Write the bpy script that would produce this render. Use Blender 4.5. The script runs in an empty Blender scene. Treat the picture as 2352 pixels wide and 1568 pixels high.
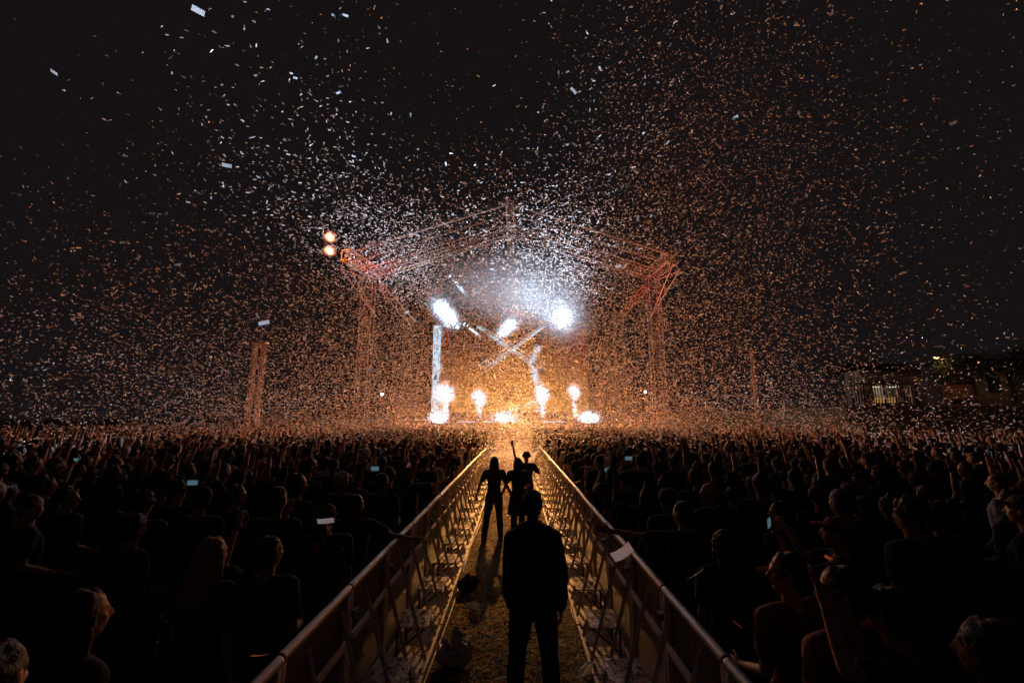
import bpy, bmesh, math, random
import numpy as np
from mathutils import Vector, Matrix, Euler

random.seed(7)
RNG = np.random.default_rng(11)
PI = math.pi
rad = math.radians
SC = bpy.context.scene
COL = SC.collection

# ------------------------------------------------------------------ camera
CAM_H, PITCH, YAW, LENS = 2.42, rad(10.2), rad(0.41), 15.0
FPX = LENS / 36.0 * 2352
cam_d = bpy.data.cameras.new('camera')
cam_d.lens, cam_d.sensor_width = LENS, 36.0
cam_d.clip_start, cam_d.clip_end = 0.05, 2000
cam = bpy.data.objects.new('camera', cam_d)
COL.objects.link(cam)
cam.location = (0, 0, CAM_H)
cam.rotation_euler = (PI / 2 + PITCH, 0, YAW)
SC.camera = cam
_c, _s = math.cos(PITCH), math.sin(PITCH)
_cy, _sy = math.cos(YAW), math.sin(YAW)


def at(px, py, Y):
    """measured picture point -> place in the world at distance Y from the camera"""
    u, v = (px - 1176) / FPX, (784 - py) / FPX
    d = Vector((u * _cy + v * _sy * _s - _sy * _c, u * _sy - v * _cy * _s + _cy * _c, v * _c + _s))
    return Vector((0, 0, CAM_H)) + d * (Y / d.y)


# ------------------------------------------------------------------ world
world = bpy.data.worlds.new('World')
SC.world = world
world.use_nodes = True
bg = world.node_tree.nodes['Background']
bg.inputs[0].default_value = (1.0, 0.76, 0.84, 1)
bg.inputs[1].default_value = 0.0075
SC.view_settings.view_transform = 'Standard'
SC.view_settings.look = 'None'
SC.view_settings.exposure = 0
SC.view_settings.gamma = 1
cy = SC.cycles
cy.use_denoising = True
cy.max_bounces = 4
cy.diffuse_bounces = 2
cy.glossy_bounces = 2
cy.transmission_bounces = 3
cy.transparent_max_bounces = 12
cy.volume_bounces = 0
cy.volume_step_rate = 2.0
cy.volume_max_steps = 128
cy.use_light_tree = True
cy.sample_clamp_indirect = 4

ORANGE = (1.0, 0.29, 0.06)
GOLD = (1.0, 0.45, 0.11)
RED = (1.0, 0.10, 0.06)
WHITE = (0.50, 0.73, 1.0)
YS = 34.0            # stage front
DECK = 2.06


def lamp(name, kind, loc, color, power, size=0.25, target=None, angle=None, blend=0.4, parent=None):
    d = bpy.data.lights.new(name, kind)
    d.energy = power
    d.color = color
    d.shadow_soft_size = size
    if kind == 'SPOT':
        d.spot_size = rad(angle)
        d.spot_blend = blend
    o = bpy.data.objects.new(name, d)
    COL.objects.link(o)
    o.location = loc
    if target is not None:
        o.rotation_euler = (Vector(target) - Vector(loc)).to_track_quat('-Z', 'Y').to_euler()
    return o


# stage floods (warm), side floods (red)
for fx, fz, fp, fc in ((-7.5, 2.2, 9000, ORANGE), (7.8, 2.2, 11500, ORANGE), (0.2, 2.2, 9500, GOLD)):
    lamp('flood_light', 'SPOT', (fx, YS - .8, fz), fc, fp, 0.4, (fx * 1.3, 10, fz + 13), 118, 1)
lamp('flood_light', 'SPOT', (.2, YS - 1.2, 2.15), GOLD, 6500, .3, (.2, 10, 2.5), 150, .8)
lamp('flood_light', 'SPOT', (-6.2, YS - 1.2, 2.7), ORANGE, 4600, .3, (-8, 10, 2.5), 150, .8)
lamp('flood_light', 'SPOT', (6.4, YS - 1.2, 2.7), ORANGE, 4600, .3, (8, 10, 2.5), 150, .8)
lamp('aisle_fill_light', 'SPOT', (0, YS - 1.5, 12.5), GOLD, 85000, .2, (0, 12.5, 0), 18, 1)  # added spot, no such lamp seen, turns the aisle confetti golden
lamp('side_light', 'POINT', (-10.6, YS - 2.0, 14.2), RED, 230, 0.3)
lamp('side_light', 'POINT', (10.6, YS - 2.0, 12.2), RED, 200, 0.3)
lamp('side_light', 'POINT', (12.6, YS - 5.0, 8.2), ORANGE, 420, 0.3)
lamp('side_light', 'POINT', (-13.6, YS - 5.0, 8.2), ORANGE, 420, 0.3)

# ------------------------------------------------------------------ helpers


def tag(o, label=None, cat=None, group=None, kind=None):
    if label: o['label'] = label
    if cat: o['category'] = cat
    if group: o['group'] = group
    if kind: o['kind'] = kind
    return o


def empty(name, loc=(0, 0, 0), rz=0.0, parent=None):
    o = bpy.data.objects.new(name, None)
    COL.objects.link(o)
    o.location = loc
    o.rotation_euler = (0, 0, rz)
    o.empty_display_size = 0.1
    if parent: o.parent = parent
    return o


class MB:
    """collects verts and faces"""

    def __init__(self):
        self.v, self.f = [], []

    def add(self, vs, fs):
        n = len(self.v)
        self.v += [tuple(p) for p in vs]
        self.f += [tuple(i + n for i in f) for f in fs]
        return self

    def box(self, c, s, M=None):
        c = Vector(c)
        hx, hy, hz = s[0] / 2, s[1] / 2, s[2] / 2
        vs = [Vector((x, y, z)) for x in (-hx, hx) for y in (-hy, hy) for z in (-hz, hz)]
        if M is not None: vs = [M @ v for v in vs]
        return self.add([v + c for v in vs],
                        [(0, 1, 3, 2), (4, 6, 7, 5), (0, 4, 5, 1), (2, 3, 7, 6), (0, 2, 6, 4), (1, 5, 7, 3)])

    def tube(self, pts, r, n=8, cap=True, flat=1.0, flat_dir=None):
        pts = [Vector(p) for p in pts]
        if not hasattr(r, '__len__'): r = [r] * len(pts)
        vs, fs = [], []
        u = None
        for i, p in enumerate(pts):
            t = (pts[min(i + 1, len(pts) - 1)] - pts[max(i - 1, 0)])
            t = t.normalized() if t.length > 1e-9 else Vector((0, 0, 1))
            if u is None:
                u = Vector(flat_dir) if flat_dir is not None else t.orthogonal()
            u = (u - t * u.dot(t))
            u = u.normalized() if u.length > 1e-6 else t.orthogonal().normalized()
            w = t.cross(u)
            for k in range(n):
                a = 2 * PI * k / n
                vs.append(p + u * (math.cos(a) * r[i] * flat) + w * (math.sin(a) * r[i]))
        for i in range(len(pts) - 1):
            for k in range(n):
                k2 = (k + 1) % n
                fs.append((i * n + k, i * n + k2, (i + 1) * n + k2, (i + 1) * n + k))
        if cap:
            fs.append(tuple(range(n - 1, -1, -1)))
            fs.append(tuple((len(pts) - 1) * n + k for k in range(n)))
        return self.add(vs, fs)

    def bar(self, a, b, w, n=4):
        return self.tube([a, b], w, n=n)

    def ball(self, c, r, sc=(1, 1, 1), nu=12, nv=8, M=None, noise=0):
        c = Vector(c)
        vs, fs = [], []
        for j in range(1, nv):
            t = PI * j / nv
            for i in range(nu):
                a = 2 * PI * i / nu
                k = r * (1 + noise * (random.random() - .5))
                p = Vector((math.sin(t) * math.cos(a) * k * sc[0], math.sin(t) * math.sin(a) * k * sc[1], math.cos(t) * k * sc[2]))
                if M is not None: p = M @ p
                vs.append(p + c)
        top, bot = Vector((0, 0, r * sc[2])), Vector((0, 0, -r * sc[2]))
        if M is not None: top, bot = M @ top, M @ bot
        vs += [c + top, c + bot]
        T, B = len(vs) - 2, len(vs) - 1
        for j in range(nv - 2):
            for i in range(nu):
                i2 = (i + 1) % nu
                fs.append((j * nu + i, (j + 1) * nu + i, (j + 1) * nu + i2, j * nu + i2))
        for i in range(nu):
            i2 = (i + 1) % nu
            fs.append((T, i, i2))
            fs.append((B, (nv - 2) * nu + i2, (nv - 2) * nu + i))
        return self.add(vs, fs)

    def limb(self, pts, radii, n=10):
        """tapered limb with rounded joints (closed pieces that overlap)"""
        for i in range(len(pts) - 1):
            self.tube([pts[i], pts[i + 1]], [radii[i], radii[i + 1]], n=n)
        for p, r in zip(pts, radii):
            self.ball(p, r, nu=n, nv=6)
        return self

    def loft(self, rings, n=18):
        """rings: (centre, rx, ry) horizontal ellipses, closed"""
        vs, fs = [], []
        for c, rx, ry in rings:
            for k in range(n):
                a = 2 * PI * k / n
                ca, sa = math.cos(a), math.sin(a)
                e = 0.8
                vs.append((c[0] + rx * math.copysign(abs(ca) ** e, ca), c[1] + ry * math.copysign(abs(sa) ** e, sa), c[2]))
        m = len(rings)
        for i in range(m - 1):
            for k in range(n):
                k2 = (k + 1) % n
                fs.append((i * n + k, i * n + k2, (i + 1) * n + k2, (i + 1) * n + k))
        fs.append(tuple(range(n - 1, -1, -1)))
        fs.append(tuple((m - 1) * n + k for k in range(n)))
        return self.add(vs, fs)

    def mesh(self, name):
        me = bpy.data.meshes.new(name)
        me.from_pydata(self.v, [], self.f)
        me.update()
        return me

    def build(self, name, mat, parent=None, loc=(0, 0, 0), smooth=False, bevel=0):
        me = self.mesh(name)
        bm = bmesh.new(); bm.from_mesh(me)
        bmesh.ops.recalc_face_normals(bm, faces=bm.faces)
        if smooth:
            for f in bm.faces: f.smooth = len(f.verts) <= 4
        bm.to_mesh(me); bm.free()
        me.materials.append(mat)
        o = bpy.data.objects.new(name, me)
        COL.objects.link(o)
        o.location = loc
        if parent: o.parent = parent
        if bevel:
            b = o.modifiers.new('bevel', 'BEVEL'); b.width = bevel; b.segments = 2; b.limit_method = 'ANGLE'
        return o


def remeshed(mb, name, voxel, smooth=3, noise=0.0, nsize=0.1, ratio=1.0):
    """melt overlapping closed pieces into one continuous skin"""
    me = mb.mesh(name)
    bm = bmesh.new(); bm.from_mesh(me)
    bmesh.ops.recalc_face_normals(bm, faces=bm.faces)
    bm.to_mesh(me); bm.free()
    o = bpy.data.objects.new(name, me)
    COL.objects.link(o)
    m = o.modifiers.new('r', 'REMESH'); m.mode = 'VOXEL'; m.voxel_size = voxel
    if smooth:
        m = o.modifiers.new('s', 'SMOOTH'); m.iterations = smooth; m.factor = 0.6
    if noise:
        t = bpy.data.textures.new('folds', 'CLOUDS'); t.noise_scale = nsize; t.noise_depth = 2
        m = o.modifiers.new('d', 'DISPLACE'); m.texture = t; m.strength = noise; m.mid_level = 0.5
        m.texture_coords = 'LOCAL'
    if ratio < 1:
        m = o.modifiers.new('c', 'DECIMATE'); m.ratio = ratio
    dg = bpy.context.evaluated_depsgraph_get()
    dg.update()
    out = bpy.data.meshes.new_from_object(o.evaluated_get(dg))
    out.name = name
    out.materials.clear()
    out.polygons.foreach_set('use_smooth', [True] * len(out.polygons))
    bpy.data.objects.remove(o)
    bpy.data.meshes.remove(me)
    return out


# ------------------------------------------------------------------ materials


def new_mat(name):
    m = bpy.data.materials.new(name)
    m.use_nodes = True
    nt = m.node_tree
    return m, nt, nt.nodes['Principled BSDF'], nt.nodes['Material Output']


def pmat(name, col, rough=0.6, metal=0.0, var=0.25, scale=12, bump=0.15, sheen=0.0, obj_var=0.0, stretch=(1, 1, 1), emit=None, es=0):
    m, nt, b, out = new_mat(name)
    N, L = nt.nodes, nt.links
    tc = N.new('ShaderNodeTexCoord')
    mp = N.new('ShaderNodeMapping'); mp.inputs['Scale'].default_value = stretch
    L.new(tc.outputs['Object'], mp.inputs[0])
    nz = N.new('ShaderNodeTexNoise'); nz.inputs['Scale'].default_value = scale; nz.inputs['Detail'].default_value = 5
    L.new(mp.outputs[0], nz.inputs[0])
    r = N.new('ShaderNodeMapRange')
    r.inputs[1].default_value, r.inputs[2].default_value = 0.3, 0.7
    r.inputs[3].default_value, r.inputs[4].default_value = 1 - var, 1 + var
    L.new(nz.outputs[0], r.inputs[0])
    mx = N.new('ShaderNodeMix'); mx.data_type = 'RGBA'; mx.blend_type = 'MULTIPLY'; mx.inputs[0].default_value = 1
    mx.inputs[6].default_value = (*col, 1)
    L.new(r.outputs[0], mx.inputs[7])
    L.new(mx.outputs[2], b.inputs['Base Color'])
    b.inputs['Roughness'].default_value = rough
    b.inputs['Metallic'].default_value = metal
    if rough >= .6: b.inputs['Specular IOR Level'].default_value = 0.2
    if sheen: b.inputs['Sheen Weight'].default_value = sheen
    if bump:
        bp = N.new('ShaderNodeBump'); bp.inputs['Strength'].default_value = bump; bp.inputs['Distance'].default_value = 0.02
        L.new(nz.outputs[0], bp.inputs['Height']); L.new(bp.outputs[0], b.inputs['Normal'])
    if emit:
        b.inputs['Emission Color'].default_value = (*emit, 1); b.inputs['Emission Strength'].default_value = es
    return m


def emat(name, col, s):
    m, nt, b, out = new_mat(name)
    nt.nodes.remove(b)
    e = nt.nodes.new('ShaderNodeEmission')
    e.inputs[0].default_value = (*col, 1); e.inputs[1].default_value = s
    nt.links.new(e.outputs[0], out.inputs[0])
    return m


def paper_mat(name, cols, rnd='island', gloss=.10):
    """thin paper: part of the light comes through from behind"""
    m, nt, b, out = new_mat(name)
    N, L = nt.nodes, nt.links
    N.remove(b)
    if rnd == 'island':
        g = N.new('ShaderNodeNewGeometry'); src = g.outputs['Random Per Island']
    else:
        g = N.new('ShaderNodeObjectInfo'); src = g.outputs['Random']
    cr = N.new('ShaderNodeValToRGB'); cr.color_ramp.interpolation = 'CONSTANT'
    els = cr.color_ramp.elements
    els[0].position = 0; els[0].color = (*cols[0], 1)
    els[1].position = 1 / len(cols); els[1].color = (*cols[1], 1)
    for i in range(2, len(cols)):
        e = els.new(i / len(cols)); e.color = (*cols[i], 1)
    L.new(src, cr.inputs[0])
    d = N.new('ShaderNodeBsdfDiffuse'); t = N.new('ShaderNodeBsdfTranslucent'); gl = N.new('ShaderNodeBsdfGlossy')
    gl.inputs['Roughness'].default_value = 0.35; gl.inputs[0].default_value = (0.8, 0.8, 0.8, 1)
    L.new(cr.outputs[0], d.inputs[0]); L.new(cr.outputs[0], t.inputs[0])
    a = N.new('ShaderNodeMixShader'); a.inputs[0].default_value = 0.55
    L.new(d.outputs[0], a.inputs[1]); L.new(t.outputs[0], a.inputs[2])
    a2 = N.new('ShaderNodeMixShader'); a2.inputs[0].default_value = gloss
    L.new(a.outputs[0], a2.inputs[1]); L.new(gl.outputs[0], a2.inputs[2])
    L.new(a2.outputs[0], out.inputs[0])
    return m


M_STEEL = pmat('galvanised_steel', (0.62, 0.52, 0.46), 0.65, 0.1, 0.2, 30, 0.1)
M_RAIL = pmat('aluminium_rail', (0.24, 0.22, 0.22), 0.55, 0.5, 0.12, 40, 0.05)
M_PLATE = pmat('tread_plate', (0.62, 0.56, 0.52), 0.6, 0.1, 0.3, 60, 0.6)
M_DARKMET = pmat('black_metal', (0.03, 0.03, 0.032), 0.45, 0.4, 0.2, 20, 0.1)
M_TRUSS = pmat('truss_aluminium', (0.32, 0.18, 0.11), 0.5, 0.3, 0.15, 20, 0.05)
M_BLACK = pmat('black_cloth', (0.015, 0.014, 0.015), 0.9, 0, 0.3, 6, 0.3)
M_TRUSS_SHADE = pmat('shaded_truss', (0.05, 0.045, 0.04), 0.6, 0.0, 0.15, 20, 0.05)  # darker copy of the truss metal, shade under the roof put into its colour
M_ROOF = pmat('roof_membrane', (0.005, 0.005, 0.005), 1.0, 0, 0.3, 2, 0.2)
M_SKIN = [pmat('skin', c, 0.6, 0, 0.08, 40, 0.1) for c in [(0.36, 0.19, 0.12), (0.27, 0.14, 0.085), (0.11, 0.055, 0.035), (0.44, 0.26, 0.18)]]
M_HAIR = [pmat('hair', c, 0.62, 0, 0.4, 26, 0.5, stretch=(6, 6, 0.6)) for c in
          [(0.012, 0.009, 0.008), (0.035, 0.018, 0.010), (0.08, 0.042, 0.018), (0.22, 0.12, 0.045), (0.25, 0.012, 0.014)]]
M_CLOTH = [pmat('cloth', c, 0.85, 0, 0.25, 14, 0.35) for c in
           [(0.012, 0.012, 0.013), (0.022, 0.022, 0.028), (0.05, 0.05, 0.055), (0.02, 0.028, 0.05), (0.11, 0.015, 0.02),
            (0.32, 0.31, 0.30), (0.12, 0.10, 0.08), (0.03, 0.045, 0.03)]]
CLOTH_NAME = ['black', 'charcoal', 'dark grey', 'navy', 'dark red', 'pale', 'tan', 'dark green']
M_TROUS = [pmat('trouser_cloth', c, 0.9, 0, 0.2, 20, 0.3) for c in [(0.01, 0.01, 0.012), (0.02, 0.025, 0.04), (0.04, 0.038, 0.035)]]
M_JACKET = pmat('black_jacket', (0.008, 0.008, 0.009), 0.92, 0, 0.2, 10, 0.3)
M_SHOE = pmat('shoe_leather', (0.015, 0.013, 0.012), 0.5)
CONF_COLS = [(0.80, 0.77, 0.74), (0.66, 0.60, 0.56), (0.78, 0.70, 0.64), (0.55, 0.40, 0.34), (0.74, 0.72, 0.72), (0.60, 0.44, 0.37)]
M_CONF = paper_mat('tissue_paper', CONF_COLS)
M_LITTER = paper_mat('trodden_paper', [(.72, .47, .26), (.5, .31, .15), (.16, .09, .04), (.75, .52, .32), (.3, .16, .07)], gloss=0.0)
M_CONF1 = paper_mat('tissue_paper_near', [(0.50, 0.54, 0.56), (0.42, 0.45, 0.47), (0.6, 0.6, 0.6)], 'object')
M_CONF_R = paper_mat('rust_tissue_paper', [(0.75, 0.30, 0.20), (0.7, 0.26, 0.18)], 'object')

# ------------------------------------------------------------------ ground


def ground_mat():
    m, nt, b, out = new_mat('trampled_turf')
    N, L = nt.nodes, nt.links
    tc = N.new('ShaderNodeTexCoord')
    n1 = N.new('ShaderNodeTexNoise'); n1.inputs['Scale'].default_value = 1.6; n1.inputs['Detail'].default_value = 8
    n2 = N.new('ShaderNodeTexNoise'); n2.inputs['Scale'].default_value = 45; n2.inputs['Detail'].default_value = 4
    L.new(tc.outputs['Object'], n1.inputs[0]); L.new(tc.outputs['Object'], n2.inputs[0])
    cr = N.new('ShaderNodeValToRGB')
    cr.color_ramp.elements[0].position = .38; cr.color_ramp.elements[0].color = (0.06, 0.04, 0.022, 1)
    cr.color_ramp.elements[1].position = .62; cr.color_ramp.elements[1].color = (0.12, 0.115, 0.035, 1)
    L.new(n1.outputs[0], cr.inputs[0])
    mx = N.new('ShaderNodeMix'); mx.data_type = 'RGBA'; mx.blend_type = 'MULTIPLY'; mx.inputs[0].default_value = 0.8
    L.new(cr.outputs[0], mx.inputs[6]); L.new(n2.outputs['Color'], mx.inputs[7])
    L.new(mx.outputs[2], b.inputs['Base Color'])
    b.inputs['Roughness'].default_value = 0.9
    bp = N.new('ShaderNodeBump'); bp.inputs['Strength'].default_value = 0.9; bp.inputs['Distance'].default_value = 0.05
    L.new(n2.outputs[0], bp.inputs['Height']); L.new(bp.outputs[0], b.inputs['Normal'])
    return m


M_GROUND = ground_mat()
g = MB().add([(-900, -900, 0), (900, -900, 0), (900, 900, 0), (-900, 900, 0)], [(0, 1, 2, 3)]).build('ground', M_GROUND)
tag(g, 'trampled brown turf showground', kind='structure')

# grassy bank that carries the buildings on the far right
bk = MB()
BX0, BX1, BY0, BY1, BZ = 20.5, 70, 27.0, 80, 3.15
bk.add([(BX0 - 4, BY0 - 6, 0.002), (BX1, BY0 - 6, 0.002), (BX1, BY1, 0.002), (BX0 - 4, BY1, 0.002),
        (BX0, BY0, BZ), (BX1, BY0, BZ), (BX1, BY1, BZ), (BX0, BY1, BZ)],
       [(0, 1, 5, 4), (1, 2, 6, 5), (2, 3, 7, 6), (3, 0, 4, 7), (4, 5, 6, 7)])
tag(bk.build('terrain_bank', M_GROUND), 'dark grassy bank rising behind the crowd', kind='structure')

# ------------------------------------------------------------------ crowd barriers
M_MESH, nt_, b_, out_ = new_mat('perforated_sheet')
N_, L_ = nt_.nodes, nt_.links
tc_ = N_.new('ShaderNodeTexCoord')
vo_ = N_.new('ShaderNodeTexVoronoi'); vo_.inputs['Scale'].default_value = 62; vo_.inputs['Randomness'].default_value = 0.0
L_.new(tc_.outputs['Object'], vo_.inputs[0])
gt_ = N_.new('ShaderNodeMath'); gt_.operation = 'LESS_THAN'; gt_.inputs[1].default_value = 0.37
L_.new(vo_.outputs['Distance'], gt_.inputs[0])
b_.inputs['Base Color'].default_value = (0.10, 0.07, 0.055, 1)
b_.inputs['Metallic'].default_value = 0.3
b_.inputs['Roughness'].default_value = 0.5
tr_ = N_.new('ShaderNodeBsdfTransparent'); mxs_ = N_.new('ShaderNodeMixShader')
L_.new(gt_.outputs[0], mxs_.inputs[0]); L_.new(b_.outputs[0], mxs_.inputs[1]); L_.new(tr_.outputs[0], mxs_.inputs[2])
L_.new(mxs_.outputs[0], out_.inputs[0])

RAIL_L, RAIL_R, RAIL_Z = -1.255, 1.12, 1.15
SEG = 0.98
ORD = ['first', 'second', 'third', 'fourth', 'fifth', 'sixth', 'seventh', 'eighth', 'ninth', 'tenth', 'eleventh', 'twelfth',
       'thirteenth', 'fourteenth', 'fifteenth', 'sixteenth', 'seventeenth', 'eighteenth', 'nineteenth', 'twentieth', 'twenty-first',
       'twenty-second', 'twenty-third', 'twenty-fourth', 'twenty-fifth', 'twenty-sixth', 'twenty-seventh', 'twenty-eighth', 'twenty-ninth', 'thirtieth']
ORD += ['thirty-' + w for w in ORD[:9]] + ['fortieth'] + ['forty-' + w for w in ORD[:9]] + ['fiftieth'] + ['fifty-' + w for w in ORD[:9]]


def copy_tree(o, parent=None):
    c = o.copy()
    COL.objects.link(c)
    c.parent = parent
    for ch in list(o.children):
        copy_tree(ch, c)
    return c


def make_barrier():
    t = empty('crowd_barrier')
    h = SEG / 2
    r = MB().tube([(0, -h + .012, RAIL_Z), (0, -h + .02, RAIL_Z), (0, -h + .03, RAIL_Z), (0, h - .03, RAIL_Z), (0, h - .02, RAIL_Z), (0, h - .012, RAIL_Z)], 0.03, 16)
    r.build('rail', M_RAIL, t, smooth=True)
    f = MB()
    for y in (-h + .03, h - .03): f.box((0.0, y, 0.575), (.04, .04, 1.10))
    for z, w in ((0.80, .045), (0.12, .05)):
        f.box((-0.022, 0, z), (.03, SEG - .11, w))
    f.build('frame', M_STEEL, t, bevel=.004)
    p = MB().add([(0.012, -h + .05, .14), (0.012, h - .05, .14), (0.012, h - .05, 1.12), (0.012, -h + .05, 1.12)], [(0, 1, 2, 3)])
    p.build('mesh_panel', M_MESH, t)
    for y in (-SEG / 4, SEG / 4):
        MB().tube([(-.045, y, 1.09), (-.365, y, .05)], .017, 4, flat=.6, flat_dir=(0, 1, 0)).build('brace', M_STEEL, t)
    MB().box((0.22, 0, .018), (1.16, SEG - .02, .012)).build('base_plate', M_PLATE, t)
    MB().box((-.385, 0, .036), (.03, SEG - .03, .05)).build('base_edge', M_STEEL, t, bevel=.004)
    s = MB().box((-.20, 0, .33), (.32, .42, .018))
    sp = s.build('step_plate', M_PLATE, t, bevel=.003)
    for y in (-.19, .19):
        b = MB()
        b.tube([(-.06, y, .32), (-.06, y, .03)], .014, 4)
        b.tube([(-.34, y, .32), (-.06, y, .10)], .012, 4)
        b.build('bracket', M_DARKMET, sp)
    k = MB().box((-.05, h - .02, .98), (.035, .07, .05))
    k.tube([(-.06, h - .045, .98), (-.10, h - .045, .98)], .016, 8).tube([(-.06, h + .005, .98), (-.10, h + .005, .98)], .016, 8)
    k.build('clamp', M_RAIL, t)
    return t


proto = make_barrier()
NSEG = 21
for side, X in ((0, RAIL_L), (1, RAIL_R)):
    for k in range(NSEG):
        first = side == 0 and k == 0
        o = proto if first else copy_tree(proto)
        jit = random.uniform(-.006, .006)
        o.location = (X + jit, 4.0 + SEG * (k - 4), 0)
        o.rotation_euler = (0, 0, 0 if side == 0 else PI)
        # the left barrier's braces must face the aisle (+x)
        o.rotation_euler[2] = PI if side == 0 else 0
        o.rotation_euler[2] += random.uniform(-.006, .006)
        tag(o, 'steel crowd barrier section, %s from the camera on the %s of the aisle' % (ORD[k], ('left', 'right')[side]),
            'crowd barrier', 'crowd barriers along the aisle')

# ------------------------------------------------------------------ people
HEAD_Z = 1.655


def nrm(v):
    v = Vector(v)
    return v.normalized()


SHO_Z = [1.43]


def arm_points(side, elbow, wrist):
    """directions of upper arm and forearm given as (outward, forward, up)"""
    S = Vector((side * 0.185, 0.0, SHO_Z[0]))
    e = nrm((side * elbow[0], elbow[1], elbow[2]))
    w = nrm((side * wrist[0], wrist[1], wrist[2]))
    E = S + e * 0.285
    W = E + w * 0.255
    return S, E, W, w


def add_hand(mb, W, d, side, open_=1.0, fr=0.0085, fist=False, palm_n=(0, -1, 0)):
    d = nrm(d)
    n = Vector(palm_n); n = (n - d * n.dot(d))
    n = n.normalized() if n.length > 1e-3 else d.orthogonal().normalized()
    lat = d.cross(n).normalized() * side      # towards the thumb
    M = Matrix((lat, d, n)).transposed()
    mb.ball(W + d * 0.05, 1, (0.040, 0.052, 0.017), 12, 8, M)
    mb.limb([W - d * .01, W + d * .03], [.024, .026], 8)
    L = [0.060, 0.072, 0.078, 0.070][::-1]
    if not fist:
        for k in range(4):
            off = (-1.5 + k) * 0.0195
            spread = (-1.5 + k) * 0.10 * open_
            base = W + d * (0.088 - 0.004 * abs(k - 2)) + lat * off
            fd = (d + lat * spread + n * (0.12 + .25 * (1 - open_))).normalized()
            ln = [0.058, 0.070, 0.078, 0.070][k]
            p1 = base + fd * ln * .52
            fd2 = (fd + n * (0.22 + 0.7 * (1 - open_))).normalized()
            mb.limb([base, p1, p1 + fd2 * ln * .52], [fr * 1.12, fr, fr * .85], 7)
        tb = W + d * .028 + lat * .030
        td = (d * .62 + lat * .75 + n * .25).normalized()
        mb.limb([tb, tb + td * .038, tb + (td + d * .5).normalized() * .066], [fr * 1.4, fr * 1.15, fr * .95], 7)
    else:
        for k in range(4):
            off = (-1.5 + k) * 0.0195
            base = W + d * 0.086 + lat * off
            p1 = base + (d * .5 + n).normalized() * .034
            p2 = p1 + (n * .2 - d).normalized() * .034
            mb.limb([base, p1, p2], [fr * 1.2, fr * 1.1, fr], 7)
        tb = W + d * .028 + lat * .034
        mb.limb([tb, tb + (d * .8 + n * .7).normalized() * .04, tb + (d * .6 + n - lat * .7).normalized() * .058], [fr * 1.4, fr * 1.2, fr], 7)


def leg_points(side, spread=0.0, fwd=0.0, knee=0.0):
    H = Vector((side * 0.092, 0, 0.90))
    A = Vector((side * (0.10 + spread), fwd, 0.085))
    K = (H + A) / 2 + Vector((0, 0.02 + knee, 0.02))
    return H, K, A


# pose: right/left arm (elbow dir, wrist dir, hand state), stance, head yaw, lean
POSES = {
    'down': dict(r=((.16, -.05, -1), (.05, .25, -1), 'relax'), l=((.18, -.02, -1), (.0, .2, -1), 'relax')),
    'look_left': dict(r=((.16, 0, -1), (0, .6, -.8), 'relax'), l=((.2, 0, -1), (-.2, .9, -.3), 'relax'), yaw=.9),
    'look_right': dict(r=((.2, 0, -1), (-.2, .8, -.4), 'relax'), l=((.16, 0, -1), (0, .3, -1), 'relax'), yaw=-.9),
    'arm_up': dict(r=((.55, .25, .8), (.05, .15, 1), 'open'), l=((.2, 0, -1), (-.1, .5, -.8), 'relax')),
    'arm_bent_up': dict(r=((.2, 0, -1), (-.3, .8, -.2), 'relax'), l=((.8, .3, .25), (-.1, .25, 1), 'open'), yaw=-.3),
    'both_up': dict(r=((.5, .3, .8), (-.05, .15, 1), 'open'), l=((.55, .25, .7), (.0, .2, 1), 'open')),
    'phone': dict(r=((.25, .75, -.15), (-.35, .45, .95), 'fist'), l=((.28, .7, -.25), (-.45, .45, .9), 'fist')),
    'fist_up': dict(r=((.45, .35, .85), (.1, .35, 1), 'fist'), l=((.2, .1, -1), (-.1, .8, -.4), 'relax'), yaw=.25),
    'reach': dict(r=((.1, .1, -1), (-.2, .7, -.3), 'relax'), l=((.95, .35, .05), (.9, .5, .12), 'open'), yaw=.4),
    'reach_r': dict(r=((.95, .35, .05), (.9, .5, .25), 'fist'), l=((.1, .1, -1), (-.2, .7, -.3), 'relax'), yaw=-.4),
    'reach_rail': dict(r=((.9, .2, -.45), (.8, .45, -.25), 'fist'), l=((.2, 0, -1), (-.1, .5, -.7), 'relax'), yaw=-.5),
}
HAIR_STYLES = ['short', 'long', 'ponytail', 'cap', 'curly', 'bun']


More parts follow.
